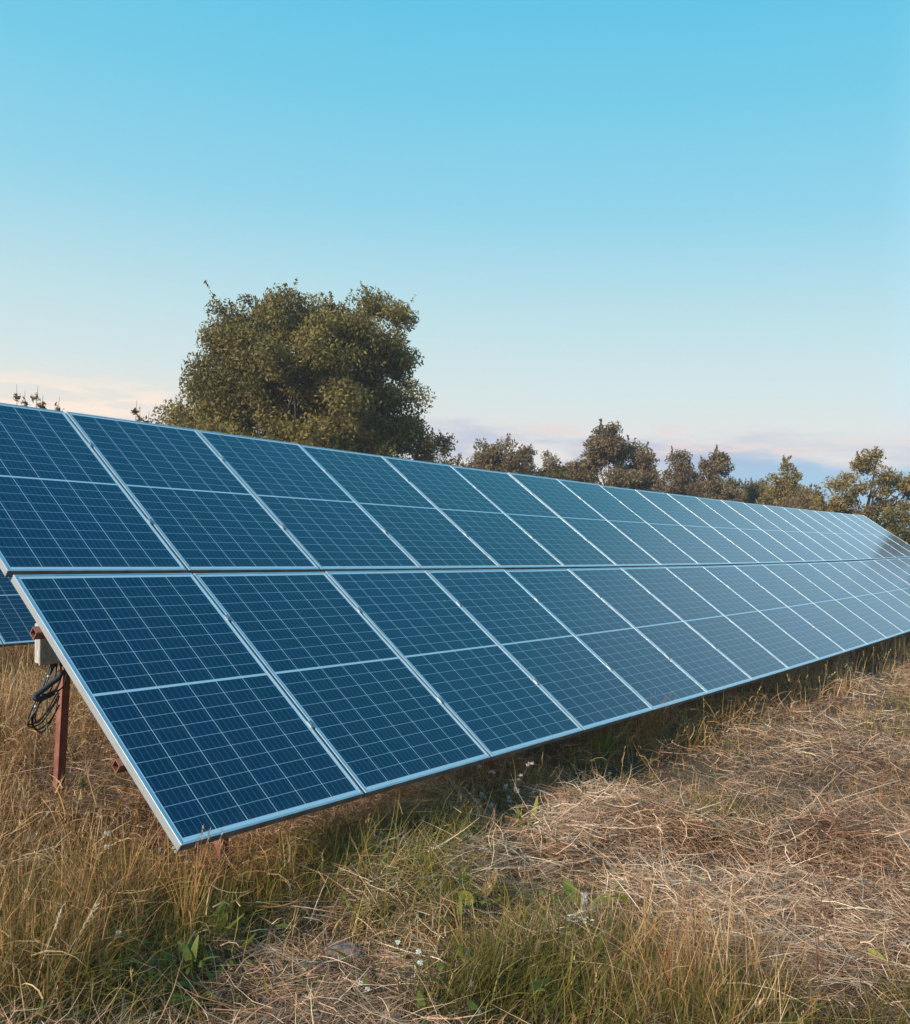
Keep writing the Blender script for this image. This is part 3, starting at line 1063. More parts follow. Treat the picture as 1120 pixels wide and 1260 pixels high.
tree('apple_tree', 'open spreading apple tree with sky showing through, beyond the array end', 'tree', xa, ya, lobes_for(xa, ya, [
    (0.15, 0, 3.9, 1.0, 1.2, 1.2), (0.25, 0, 4.9, 0.45, 0.6, 0.5), (-1.0, 0, 3.3, 0.7, 0.9, 0.8), (1.35, 0, 3.9, 0.6, 0.9, 0.7), (1.95, 0, 3.7, 0.7, 0.8, 0.75), (-0.8, 0.3, 2.2, 1.3, 1.3, 0.9), (0.9, 0.3, 2.3, 1.5, 1.3, 1.1)]),
    None, 0.12, 0.27, 19000, 190, 'golden_tree_leaf', 0.14, TG, 34, 0.2, 20, 0.45)
xa, ya = 29.6, 3.7
tree('bush', 'dense olive-brown bush touching the far end of the array', 'bush', xa, ya, lobes_for(xa, ya, [
    (0.75, 0, 2.0, 0.9, 1.0, 1.1), (1.8, 0, 2.1, 1.0, 1.0, 1.2), (-0.5, 0.2, 1.7, 0.8, 0.8, 1.0), (2.8, 0, 2.0, 1.0, 1.0, 1.2), (0.5, 0, 1.0, 1.6, 1.0, 0.9)]),
    None, 0.10, 0.26, 30000, 260, 'olive_leaf', 0.08, TG, 12, 0.2, 6, 0.45)
for (xa, ya, tp_, w_, m_, lab) in FILL:
    tree('thicket_tree', lab, 'tree', xa, ya, lz(xa, ya, [
        (0.0, 0, tp_ * 0.62, w_ * 0.8, 1.2, tp_ * 0.33), (-w_ * 0.6, 0, tp_ * 0.58, w_ * 0.6, 1.0, tp_ * 0.30), (w_ * 0.6, 0, tp_ * 0.56, w_ * 0.6, 1.0, tp_ * 0.30),
        (-w_ * 0.2, 0, tp_ * 0.86, w_ * 0.25, 0.5, tp_ * 0.12), (0, 0, tp_ * 0.3, w_ * 1.1, 1.3, tp_ * 0.28)]),
        None, 0.14, 0.38, 24000, 200, m_, 0.10, TG, 8, 0.2, 18, 0.4)
# beyond the right of the picture: the trees whose reflection darkens the far panels
for (xa, ya, hh, lab) in ((57.0, 4.0, 10.6, 'tall dark tree mirrored in the far panels'), (52.0, -2.6, 5.6, 'dark tree standing past the right edge of the field')):
    tree('field_tree', lab, 'tree', xa, ya, lobes_for(xa, ya, [
        (0.0, 0, hh * 0.62, 1.9, 2.0, hh * 0.38), (-1.2, 0, hh * 0.42, 1.6, 1.6, hh * 0.28), (1.2, 0, hh * 0.42, 1.6, 1.6, hh * 0.28), (0, 0, hh * 0.22, 2.6, 2.0, hh * 0.2)]),
        None, 0.26, 0.5, 24000, 220, 'brown_tree_leaf', 0.2, TG, 12, 0.3, 10, 0.4)


# saplings whose tips just show over the upper edge at the far left
def sapling(label, x, y, tops, m):
    base = float(gz(x, y))
    root = thing('sapling', label, 'sapling', (x, y, base), 0, 'saplings behind the upper left corner')
    r, f, dist = px_axes(x, y)
    mb, P = MB(), []
    for s, z in tops:
        e = Vector((r[0] * s, r[1] * s, z))
        pts = catmull([Vector((e.x * 0.2, e.y * 0.2, -0.1)), Vector((e.x * 0.5, e.y * 0.5, z * 0.5)), e], 6)
        mb.tube(pts, [0.022 * (1 - 0.9 * j / (len(pts) - 1)) for j in range(len(pts))], 5)
        n = 150
        ff = rng.uniform(0.15, 1, n) ** 0.5
        q = np.array([[*pts[int(a * (len(pts) - 1))]] for a in ff])
        P.append(q + rng.normal(0, 1, (n, 3)) * (0.024 + 0.15 * (1 - ff))[:, None])
    mb.build('stem', 'bark', root, True)
    P = np.concatenate(P)
    V, Q, T = leaf_cloud(P, 0.075, rng.uniform(0, 1, len(P)), 0.1)
    link('foliage', make_mesh('foliage', V, Q, T), m, root)


sapling('three-shooted sapling, leaf tips showing over the upper corner panel', 5.35, 11.22, [(-0.20, 3.92), (-0.08, 3.84), (0.10, 3.93), (0.18, 3.80), (0.42, 3.78)], 'brown_tree_leaf')
sapling('single leafy sapling tip between the corner panel and the big ash', 6.69, 10.41, [(0.0, 3.78), (0.06, 3.66), (0.2, 3.62)], 'brown_tree_leaf')

rng = np.random.default_rng(11)
random.seed(5)


# ------------------------------------------------------------------ grass: generator of curved blades
def blades(x, y, z, L, w, az, th0, curve, bend, tint, seg=3, twist=None):
    """ribbons: start elevation th0, sagging by curve, swinging sideways by bend"""
    n = len(x)
    P = np.stack([x, y, z], 1)
    V = np.empty((n, seg + 1, 2, 3))
    for i in range(seg + 1):
        f = i / seg
        a = az + bend * f
        e = th0 - curve * f
        side = np.stack([-np.sin(a), np.cos(a), np.zeros(n)], 1)
        if twist is not None:
            nrm = np.stack([-np.sin(e) * np.cos(a), -np.sin(e) * np.sin(a), np.cos(e)], 1)
            side = side * np.cos(twist)[:, None] + nrm * np.sin(twist)[:, None]
        ww = w * (1 - 0.85 * f ** 1.6) * 0.5
        V[:, i, 0] = P - side * ww[:, None]
        V[:, i, 1] = P + side * ww[:, None]
        st_ = L / seg
        P = P + np.stack([np.cos(e) * np.cos(a), np.cos(e) * np.sin(a), np.sin(e)], 1) * st_[:, None]
    b = (np.arange(n) * (seg + 1) * 2)[:, None] + (np.arange(seg) * 2)[None, :]
    Q = np.stack([b, b + 1, b + 3, b + 2], 2).reshape(-1, 4)
    return V.reshape(-1, 3), Q, np.repeat(tint, (seg + 1) * 2)


CX, CY = CAMP.x, CAMP.y
FAZ = math.atan2(MF[1], MF[0])


def scatter(n, r0, r1, half=R_(46), power=1.0, cx=CX, cy=CY):
    """points over the ground around the camera, thinning out with distance"""
    u = rng.uniform(0, 1, n)
    if abs(power - 2) < 1e-6:
        r = r0 * (r1 / r0) ** u
    else:
        k = 2 - power
        r = (r0 ** k + u * (r1 ** k - r0 ** k)) ** (1 / k)
    a = FAZ + rng.uniform(-half, half, n)
    return cx + r * np.cos(a), cy + r * np.sin(a), r


def sm(v, a, b):
    f = np.clip((v - a) / (b - a), 0, 1)
    return f * f * (3 - 2 * f)


def z_tall(x, y):
    """where the unmown growth stands: left of and behind the array's end, and along its lower edge"""
    jit = 0.5 * (vnoise(x * 1.7, y * 1.7, 11) - 0.5)
    left = sm(0.75 - x + jit, 0, 0.5) * sm(y + 0.42 + jit, 0, 0.5)
    back = sm(y + jit, 1.1, 1.7)
    edge = (0.55 + 0.35 * sm(x, 3, 6)) * np.exp(-((y - 0.20 + 0.12 * sm(x, 3, 6) + jit * 0.5) / (0.34 + 0.1 * sm(x, 3, 6))) ** 2)
    return np.clip(np.maximum(np.maximum(left, back), edge), 0, 1)


def gauss(x, y, cx, cy, r):
    return np.exp(-((x - cx) ** 2 + (y - cy) ** 2) / (r * r))


def z_green(x, y):
    g_ = 1.0 * gauss(x, y, -0.45, 0.08, 0.5) + 0.4 * gauss(x, y, 0.1, 0.1, 0.35) + 0.8 * gauss(x, y, 0.42, -1.10, 0.32) + 0.45 * gauss(x, y, 0.95, -0.58, 0.24) \
        + 0.75 * gauss(x, y, 1.34, -2.36, 0.26) + 0.5 * gauss(x, y, 1.15, -0.1, 0.42) + 0.30 * gauss(x, y, 0.66, -1.72, 0.24) + 0.3 * gauss(x, y, 1.45, -1.0, 0.22) \
        + 0.25 * gauss(x, y, 3.2, -0.1, 0.3) + 0.2 * gauss(x, y, 5.2, 0.0, 0.4)
    return np.clip(g_ + 0.5 * sm(vnoise(x * 1.1, y * 1.1, 21), 0.56, 0.80), 0, 1)


def under(x, y):
    return (y > 0.25) & (y < 2.6) & (x > 0.4) & (x < 21)


# ---- 1. mown hay lying on the ground
def hay(n, r0, r1, wmul, seg, power=1.35, half=R_(46)):
    x, y, r = scatter(n, r0, r1, half, power)
    keep = (y < 1.9) & (rng.uniform(0, 1, n) > 0.35 * z_tall(x, y)) & (rng.uniform(0, 1, n) > 0.35 * z_green(x, y)) | ((y > 1.9) & (x < 9) & (rng.uniform(0, 1, n) < 0.7))
    x, y, r = x[keep], y[keep], r[keep]
    m = len(x)
    lay = vnoise(x * 2.3, y * 2.3, 31) * 2 * math.pi * 2
    az = lay + rng.normal(0, 1.5, m)
    heap = sm(vnoise(x * 2.4, y * 2.4, 33) * 0.6 + vnoise(x * 6.5, y * 6.5, 34) * 0.4, 0.30, 0.72)
    ok = rng.uniform(0, 1, m) < 0.38 + 0.62 * heap
    x, y, r, az, heap = x[ok], y[ok], r[ok], az[ok], heap[ok]
    m = len(x)
    lift = rng.uniform(0, 1, m) ** 1.3
    z = gz(x, y) + 0.004 + lift * (0.015 + 0.14 * heap)
    L = (0.03 + 0.20 * rng.uniform(0, 1, m) ** 1.6) * (1 + 0.4 * heap) * np.where(rng.uniform(0, 1, m) < 0.025, 1.8, 1.0)
    w = (0.0014 + 0.0036 * rng.uniform(0, 1, m) ** 2) * np.maximum(1, r * wmul)
    th = rng.normal(0.08, 0.26, m)
    cv_ = rng.normal(0.22, 0.5, m)
    bd = rng.normal(0, 1.0, m)
    patch = vnoise(x * 0.7, y * 0.7, 35) - 0.5 + 0.7 * (vnoise(x * 3.1, y * 3.1, 36) - 0.5)
    two = np.where(rng.uniform(0, 1, m) < 0.55, rng.normal(0.27, 0.13, m), rng.normal(0.70, 0.17, m))
    tint = np.clip(two + 0.28 * patch + 0.22 * (lift - 0.5), 0, 1)
    return blades(x, y, z, L, w, az, th, cv_, bd, tint, seg, rng.normal(0, 0.7, m))


def join(parts):
    Vs, Qs, Ts, o = [], [], [], 0
    for V, Q, T in parts:
        Vs.append(V)
        Qs.append(Q + o)
        Ts.append(T)
        o += len(V)
    return np.concatenate(Vs), np.concatenate(Qs), np.concatenate(Ts)


o = link('straw', make_mesh('straw', *join([hay(295000, 1.2, 5.5, 0.25, 3, 1.2), hay(250000, 5.0, 14.0, 0.15, 3, 1.35), hay(70000, 13.0, 45.0, 0.10, 2, 1.5)])), 'straw')
tag(o, 'mown straw lying in tangled layers over the field', 'straw', None, 'stuff')


# ---- 2. standing dry grass, tufted
def dry(n, r0, r1, wmul, seg, power=1.3, half=R_(46)):
    x, y, r = scatter(n, r0, r1, half, power)
    tz = z_tall(x, y)
    tuft = vnoise(x * 3.3, y * 3.3, 41)
    # single tufts standing in the mown part
    loc = 0.85 * gauss(x, y, 0.86, -1.72, 0.34) + 0.9 * gauss(x, y, 4.25, 0.15, 0.30) + 0.8 * gauss(x, y, 0.20, 0.22, 0.16) + 0.35 * gauss(x, y, 1.15, -1.2, 0.5)
    loc = np.maximum(loc, 0.28 * sm(vnoise(x * 1.3, y * 1.3, 44), 0.66, 0.85))
    p = np.maximum(np.clip(tz * sm(tuft, 0.2, 0.65), 0, 1), np.clip(loc, 0, 1))
    p = np.maximum(p, 0.06)
    p = np.where(under(x, y), np.minimum(p, 0.35 * sm(1.3 - y, 0, 1.1) + 0.03), p)
    p = np.where((y > 1.6) & (x > 8), 0, p)
    k = rng.uniform(0, 1, n) < p
    x, y, r, p, tz, loc = x[k], y[k], r[k], p[k], tz[k], loc[k]
    m = len(x)
    hgt = 0.11 + 0.27 * np.maximum(tz, np.clip(loc, 0, 1)) * (0.45 + 1.0 * vnoise(x * 2.1, y * 2.1, 42))
    hgt = np.where((y > -0.05) & (y < 2.4) & (x > 0.1), np.minimum(hgt, 0.20 + 0.10 * sm(x, 3, 5) + 0.30 * np.clip(y, 0, 1.0) + 0.2 * gauss(x, y, 4.25, 0.15, 0.4)), hgt)
    L = hgt * rng.uniform(0.35, 1.45, m)
    w = (0.0015 + 0.0045 * rng.uniform(0, 1, m) ** 2.2) * np.maximum(1, r * wmul)
    az = rng.uniform(0, 2 * math.pi, m)
    kind = rng.uniform(0, 1, m)
    th = R_(88) - np.abs(rng.normal(0.0, np.where(kind < 0.45, 0.22, 0.62), m))
    cv_ = np.where(kind < 0.45, np.abs(rng.normal(0.15, 0.3, m)), np.where(kind < 0.8, np.abs(rng.normal(1.0, 0.8, m)), rng.normal(2.2, 1.2, m)))
    bd = rng.normal(0, np.where(kind < 0.45, 0.3, 1.0), m)
    tint = np.clip(0.46 + 0.40 * (vnoise(x * 0.9, y * 0.9, 43) - 0.5) + 0.35 * (vnoise(x * 4.1, y * 4.1, 45) - 0.5) + np.where(rng.uniform(0, 1, m) < 0.5, rng.normal(-0.18, 0.14, m), rng.normal(0.22, 0.17, m)), 0, 1)
    return blades(x, y, gz(x, y) - 0.01, L, w, az, th, cv_, bd, tint, seg, rng.normal(0, 0.8, m))


def tangle(n, r0, r1, seg=4):
    """dead leaves and snapped stems caught crosswise in the standing growth"""
    x, y, r = scatter(n, r0, r1, R_(46), 1.25)
    tz = z_tall(x, y)
    p = tz * (0.25 + 0.75 * sm(vnoise(x * 3.0, y * 3.0, 47), 0.3, 0.7))
    p = np.where(under(x, y), p * 0.25, p)
    p = np.where((y > 1.6) & (x > 8), 0, p)
    k = rng.uniform(0, 1, n) < p
    x, y, r = x[k], y[k], r[k]
    m = len(x)
    z = gz(x, y) + 0.25 * rng.uniform(0, 1, m) ** 1.6
    kind = rng.uniform(0, 1, m)
    L = rng.uniform(0.05, 0.26, m)
    w = (0.0018 + 0.005 * rng.uniform(0, 1, m) ** 2) * np.maximum(1, r * 0.18)
    tint = np.clip(0.52 + 0.5 * (vnoise(x * 2.2, y * 2.2, 48) - 0.5) + rng.normal(0, 0.26, m), 0, 1)
    return blades(x, y, z, L, w, rng.uniform(0, 6.28, m), rng.normal(0.25, 0.55, m), np.where(kind < 0.75, rng.normal(0.4, 0.6, m), rng.normal(2.5, 1.0, m)), rng.normal(0, 1.1, m), tint, seg, rng.normal(0, 0.9, m))


o = link('dry_grass', make_mesh('dry_grass', *join([dry(135000, 1.2, 6.0, 0.2, 5), dry(150000, 5.5, 16, 0.15, 3), dry(30000, 14, 40, 0.11, 2), tangle(135000, 1.2, 9.0)])), 'dry_grass')
tag(o, 'standing tan dry grass around the array end and along its lower edge', 'dry grass', None, 'stuff')


def seedheads(n):
    """flowering stems of dead grass: thin stem with a loose spike of husks"""
    x, y, r = scatter(n, 1.5, 16, R_(38), 1.2)
    tz = z_tall(x, y)
    p = 0.9 * tz + 0.14 + 0.5 * gauss(x, y, 0.85, -1.75, 0.4)
    p = np.where(under(x, y), 0.05, p)
    k = (rng.uniform(0, 1, n) < p) & ~((y > 1.6) & (x > 8))
    x, y, r, tz = x[k], y[k], r[k], tz[k]
    m = len(x)
    H = (0.17 + 0.26 * tz) * rng.uniform(0.7, 1.5, m)
    H = np.where((y > -0.1) & (x > 0.1), np.minimum(H, 0.30), H)
    az = rng.uniform(0, 6.28, m)
    th = R_(88) - np.abs(rng.normal(0, 0.28, m))
    cv_ = np.abs(rng.normal(0.25, 0.3, m))
    z = gz(x, y)
    wm = np.maximum(1, r * 0.2)
    tint = np.clip(rng.normal(0.6, 0.2, m), 0, 1)
    parts = [blades(x, y, z, H, 0.0016 * wm, az, th, cv_, np.zeros(m), tint, 4)]
    # walk up the stem to find the spike
    px_, py_, pz_ = x.copy(), y.copy(), z.copy()
    for i in range(4):
        e = th - cv_ * i / 4
        px_, py_, pz_ = px_ + np.cos(e) * np.cos(az) * H / 4, py_ + np.cos(e) * np.sin(az) * H / 4, pz_ + np.sin(e) * H / 4
    h = 9
    idx = np.repeat(np.arange(m), h)
    back = np.tile(np.linspace(0, 0.055, h), m) * rng.uniform(0.6, 1.6, m)[idx]
    e1 = (th - cv_)[idx]
    parts.append(blades(px_[idx] - back * np.cos(e1) * np.cos(az[idx]), py_[idx] - back * np.cos(e1) * np.sin(az[idx]), pz_[idx] - back * np.sin(e1),
                        rng.uniform(0.010, 0.022, len(idx)), 0.0036 * wm[idx], az[idx] + rng.normal(0, 1.4, len(idx)), e1 + rng.normal(0, 0.4, len(idx)), np.zeros(len(idx)), np.zeros(len(idx)),
                        np.clip(tint[idx] + 0.1, 0, 1), 1))
    return join(parts)


o = link('seed_grass', make_mesh('seed_grass', *seedheads(4800)), 'dry_grass')
tag(o, 'thin dry grass stems with husky seed spikes standing over the straw', 'seed grass', None, 'stuff')


def low_weeds(n):
    """small broad leaves of clover, sorrel and plantain among the grass"""
    x, y, r = scatter(n, 1.4, 12, R_(38), 1.2)
    p = np.clip(0.65 * z_green(x, y) + 0.30 * z_tall(x, y) + 0.5 * np.exp(-((y + 0.05) / 0.35) ** 2) * sm(vnoise(x * 1.7, y * 1.7, 83), 0.45, 0.75), 0, 1) * sm(vnoise(x * 4.5, y * 4.5, 81), 0.40, 0.70)
    p = np.where(under(x, y) & (y > 0.8), p * 0.1, p)
    k = (rng.uniform(0, 1, n) < p) & (y < 2.5)
    x, y, r = x[k], y[k], r[k]
    m = len(x)
    L = rng.uniform(0.025, 0.085, m)
    return blades(x, y, gz(x, y) + rng.uniform(0.0, 0.13, m), L, L * rng.uniform(0.22, 0.5, m), rng.uniform(0, 6.28, m), rng.normal(0.5, 0.35, m), rng.normal(0.9, 0.6, m), rng.normal(0, 0.4, m),
                  np.clip(rng.normal(0.45, 0.25, m), 0, 1), 4, rng.normal(0, 0.5, m))


o = link('weeds', make_mesh('weeds', *low_weeds(42000)), 'weed_leaf')
tag(o, 'small broad-leaved weeds growing through grass and straw', 'weeds', None, 'stuff')


# ---- 3. green grass
def green(n, r0, r1, wmul, seg, power=1.3):
    x, y, r = scatter(n, r0, r1, R_(46), power)
    zg = z_green(x, y)
    tuft = vnoise(x * 3.9, y * 3.9, 51)
    p = np.clip(zg * sm(tuft, 0.15, 0.6), 0, 1) + 0.20 * z_tall(x, y)
    p = np.where(under(x, y) & (y > 0.9), p * 0.12, p)
    p = np.where((y > 1.6) & (x > 8), 0, p)
    k = rng.uniform(0, 1, n) < p
    x, y, r, zg = x[k], y[k], r[k], zg[k]
    m = len(x)
    L = (0.09 + 0.20 * zg) * rng.uniform(0.5, 1.5, m)
    w = rng.uniform(0.0022, 0.0055, m) * np.maximum(1, r * wmul)
    az = vnoise(x * 1.4, y * 1.4, 52) * 7 + rng.normal(0, 1.1, m)
    th = R_(86) - np.abs(rng.normal(0.0, 0.42, m))
    cv_ = np.abs(rng.normal(1.1, 0.7, m))
    bd = rng.normal(0, 0.7, m)
    tint = np.clip(0.5 + 0.5 * (vnoise(x * 1.1, y * 1.1, 53) - 0.5) + rng.normal(0, 0.2, m), 0, 1)
    return blades(x, y, gz(x, y) - 0.01, L, w, az, th, cv_, bd, tint, seg, rng.normal(0, 0.5, m))


o = link('green_grass', make_mesh('green_grass', *join([green(170000, 1.2, 6.0, 0.18, 4), green(70000, 5.5, 14, 0.14, 3)])), 'green_grass')
tag(o, 'arching olive green grass in patches among the straw', 'green grass', None, 'stuff')


# ---- 4. scattered seed fluff
def fluff():
    x, y, r = scatter(2300, 1.6, 16, R_(36), 1.15)
    k = (y < 1.2) | (x < 0.8)
    x, y = x[k], y[k]
    keep = rng.uniform(0, 1, len(x)) < (0.25 + 0.75 * sm(vnoise(x * 1.6, y * 1.6, 61), 0.5, 0.8))
    x, y = x[keep], y[keep]
    z = gz(x, y) + rng.uniform(0.04, 0.13, len(x)) + np.where(z_tall(x, y) > 0.5, rng.uniform(0.05, 0.3, len(x)), 0)
    parts = []
    n = len(x)
    h = 26
    idx = np.repeat(np.arange(n), h)
    q = rng.normal(size=(len(idx), 3))
    q /= np.linalg.norm(q, axis=1)[:, None]
    R0 = (0.004 + 0.015 * rng.uniform(0, 1, n) ** 2)[idx]
    a = np.arctan2(q[:, 1], q[:, 0])
    e = np.arcsin(q[:, 2])
    return blades(x[idx], y[idx], z[idx], R0 * rng.uniform(0.6, 1.2, len(idx)), np.full(len(idx), 0.0018), a, e, np.zeros(len(idx)), np.zeros(len(idx)), rng.uniform(0, 1, len(idx)), 1)


o = link('seed_fluff', make_mesh('seed_fluff', *fluff()), 'fluff')
tag(o, 'loose white seed fluff caught in the straw', 'seed fluff', None, 'stuff')


# ------------------------------------------------------------------ single plants one can point at
def puff(mb, c, r, n=60, tint=None):
    """fluffy seed head: fine bristles round a point"""
    c = Vector(c)
    for _ in range(n):
        d = Vector((random.gauss(0, 1), random.gauss(0, 1), random.gauss(0, 1))).normalized()
        s_ = d.orthogonal().normalized() * 0.0011
        e = c + d * r * random.uniform(0.6, 1.15)
        mb.add([c + s_, c - s_, e - s_ * 0.6, e + s_ * 0.6], [(0, 1, 2, 3)], random.random() if tint is None else tint)


def g0(x, y):
    return float(gz(x, y))


def stem_pts(a, b, sag=0.0, n=6, wob=0.006):
    a, b = Vector(a), Vector(b)
    m = a.lerp(b, 0.5) + Vector((random.uniform(-wob, wob) * 3, random.uniform(-wob, wob) * 3, -sag))
    return catmull([a, m, b], n)


# thistle gone to seed, in front of the third panel
tx, ty = 2.13, -0.02
th = thing('thistle', 'withered thistle with white seed heads in front of the lower panels', 'thistle', (tx, ty, g0(tx, ty)))
mb, hd, lf = MB(), MB(), MB()
for (ex, ey, ez) in ((-0.10, 0.10, 0.33), (-0.03, 0.05, 0.29), (0.03, 0.0, 0.22), (0.13, -0.09, 0.35), (0.10, -0.05, 0.26), (0.07, -0.05, 0.20), (0.05, -0.02, 0.15), (-0.13, 0.04, 0.19), (-0.16, 0.06, 0.16), (-0.08, 0.02, 0.13)):
    pts = stem_pts((0.01, 0, 0.02), (ex, ey, ez), 0.0)
    mb.tube(pts, [0.0035 * (1 - 0.5 * j / (len(pts) - 1)) for j in range(len(pts))], 5, random.random())
    hd = MB()
    for q in range(3):
        puff(hd, Vector((ex, ey, ez)) + Vector((random.gauss(0, 0.008), random.gauss(0, 0.008), random.gauss(0, 0.010))), 0.012, 46)
    hd.build('seed_head', 'fluff', th)
for _ in range(12):
    a = random.uniform(0, 6.28)
    lf.leaf((0.01, 0, 0.03 + random.uniform(0, 0.1)), (0.14 * math.cos(a), 0.14 * math.sin(a), 0.02 + random.uniform(0, 0.08)), 0.03, random.random(), 0.2)
mb.build('stem', 'dark_stalk', th, True)
lf.build('leaf', 'brown_leaf', th)


def dock(label, x, y, leaves, m='weed_leaf', group=None, extra=8):
    """rosette: a few large leaves as seen, and smaller ones filling in round the crown"""
    d = thing('dock_plant', label, 'weed', (x, y, g0(x, y)), 0, group)
    mb = MB()
    for i, (a, l, w, z, tnt) in enumerate(leaves):
        mb.leaf((0.012 * math.cos(a), 0.012 * math.sin(a), 0.02), (l * math.cos(a), l * math.sin(a), z * 0.75 + 0.04), w * 0.95, tnt, random.uniform(0.05, 0.35), 7)
    for i in range(extra):
        a = random.uniform(0, 6.28)
        l = random.uniform(0.05, 0.13)
        r0 = random.uniform(0, 0.05)
        bx, by = r0 * math.cos(a + 1), r0 * math.sin(a + 1)
        mb.leaf((bx, by, 0.02), (bx + l * math.cos(a), by + l * math.sin(a), random.uniform(0.05, 0.15)), random.uniform(0.014, 0.034), random.random(), random.uniform(-0.1, 0.5), 6)
    mb.build('leaf', m, d, True)
    return d


dk = dock('broad green dock plant with one yellow leaf in the middle foreground', 0.98, -0.60, [
    (0.6, 0.10, 0.055, 0.19, 0.7), (1.6, 0.16, 0.06, 0.15, 0.6), (2.6, 0.18, 0.06, 0.13, 0.85), (3.6, 0.12, 0.05, 0.16, 0.45), (5.2, 0.15, 0.055, 0.14, 0.6), (0.0, 0.17, 0.06, 0.12, 0.75)])
mb = MB()
mb.leaf((0, 0, 0.11), (-0.085, -0.11, 0.14), 0.065, 0.6, 0.25, 5)
mb.build('withered_leaf', 'yellow_leaf', dk, True)
mb = MB()
mb.leaf((0.07, -0.06, 0.06), (0.19, -0.04, 0.17), 0.05, 0.6, 0.1, 6)
mb.build('dry_leaf', 'brown_leaf', dk, True)
dock('large flat light green dock leaves right of the yellow leaf', 1.33, -0.98, [
    (0.9, 0.19, 0.07, 0.10, 0.95), (5.6, 0.19, 0.065, 0.11, 0.85), (2.2, 0.14, 0.05, 0.10, 0.7), (3.4, 0.15, 0.05, 0.09, 0.8)])
dock('bright green weed leaves under the array corner', 0.06, -0.10, [
    (4.6, 0.11, 0.055, 0.20, 0.9), (5.4, 0.13, 0.06, 0.16, 0.8), (0.4, 0.10, 0.05, 0.17, 0.7), (2.8, 0.10, 0.05, 0.15, 0.8)])
dock('long broad green leaf low in the bottom left corner', -0.44, 0.02, [
    (5.3, 0.20, 0.05, 0.15, 0.6), (0.3, 0.16, 0.045, 0.14, 0.7), (2.4, 0.15, 0.04, 0.13, 0.5), (4.2, 0.14, 0.045, 0.10, 0.65)])
dock('yellow fallen leaf beside the brown clod', -0.17, -0.16, [(5.0, 0.10, 0.05, 0.10, 0.6), (1.0, 0.05, 0.03, 0.06, 0.3)], 'yellow_leaf', None, 0)
dock('small green sorrel near the dark panel edge', 2.05, -0.25, [(1.2, 0.10, 0.035, 0.17, 0.9), (3.0, 0.09, 0.03, 0.20, 0.8), (5.0, 0.10, 0.03, 0.15, 0.7), (0.1, 0.07, 0.03, 0.24, 0.9)])
dock('light green ragwort clump at the tall straw tuft', 3.72, 0.20, [(0.5 * i, 0.09, 0.03, 0.10 + 0.035 * i, 0.85) for i in range(12)])
dock('low green plantain beside the thistle', 2.75, -0.15, [(0.9 * i, 0.13, 0.045, 0.08 + 0.02 * (i % 3), 0.75) for i in range(7)])


# white umbel
ux, uy = 1.03, -1.13
um = thing('wildflower', 'cluster of white yarrow blossoms low in the straw', 'wildflower', (ux, uy, g0(ux, uy)))
mb, hd = MB(), MB()
for i in range(11):
    a, q = i * 2.4, 0.016 * math.sqrt(i)
    e = Vector((q * math.cos(a), q * math.sin(a), 0.125 + random.uniform(-0.008, 0.008)))
    mb.tube(stem_pts((0, 0, 0.05), e, 0), 0.0012, 4, 0.4)
    for kk in range(9):
        b = kk * 2.4
        hd.leaf(e, e + Vector((0.010 * math.cos(b), 0.010 * math.sin(b), 0.003)), 0.006, random.random(), 0, 2)
mb.tube([(0, 0, -0.01), (0, 0, 0.052)], 0.0022, 5, 0.4)
mb.build('stem', 'weed_leaf', um)
hd.build('blossom', 'white_petal', um)
um2 = thing('wildflower', 'fluffy faded seed head just above the white yarrow cluster', 'wildflower', (1.13, -1.10, g0(1.13, -1.10)))
mb, hd = MB(), MB()
for e in ((0.0, 0.0, 0.15), (0.02, -0.02, 0.12), (-0.02, 0.0, 0.11), (0.03, 0.02, 0.16)):
    mb.tube(stem_pts((0, 0, 0), e), 0.0015, 4, 0.5)
    hd = MB()
    puff(hd, e, 0.017, 70)
    hd.build('seed_head', 'fluff', um2)
mb.build('stem', 'pale_stalk', um2)


# little white round heads on stalks
def pompom(label, x, y, h, r, lean=(0, 0), n=1):
    p = thing('wildflower', label, 'wildflower', (x, y, g0(x, y)), 0, 'white-headed wildflowers in the grass')
    mb, hd = MB(), MB()
    for i in range(n):
        e = Vector((lean[0] + random.uniform(-.06, .06) * (i > 0), lean[1] + random.uniform(-.06, .06) * (i > 0), h * (1 - 0.12 * i)))
        mb.tube(stem_pts((0, 0, -0.01), e), 0.0014, 4, 0.5)
        hd = MB()
        puff(hd, e, r, 90, 0.95)
        for kk in range(8):
            b = kk * 0.785
            hd.leaf(e, e + Vector((r * math.cos(b), r * math.sin(b), 0.002)), r * 0.7, 0.9, 0, 2)
        hd.build('blossom', 'white_petal', p)
    mb.build('stem', 'weed_leaf', p)


pompom('white round flower head above the bottom centre grass', 0.36, -0.78, 0.17, 0.010)
pompom('two white flower heads near the bottom centre stalk', 0.27, -0.93, 0.21, 0.010, (0.02, 0.0), 2)
pompom('pair of small white heads low in the bottom centre grass', 0.15, -0.80, 0.12, 0.009, (0, 0), 2)
pompom('white head beside the long pale grass stalk in the corner', -0.31, -0.10, 0.19, 0.010)
pompom('four tiny white heads beneath the panel corner', 0.20, 0.30, 0.27, 0.007, (0, 0), 4)
pompom('white tufted head in the tan grass left of the panel corner', 0.10, 0.62, 0.28, 0.014, (0, 0), 2)
pompom('single white head in the straw by the bottom right edge', 1.32, -1.60, 0.09, 0.011)
pompom('white heads scattered on the straw near the right edge', 1.62, -1.88, 0.10, 0.013, (0, 0), 4)
pompom('lone white head in the straw beyond the tall tuft', 2.55, -1.0, 0.08, 0.012)


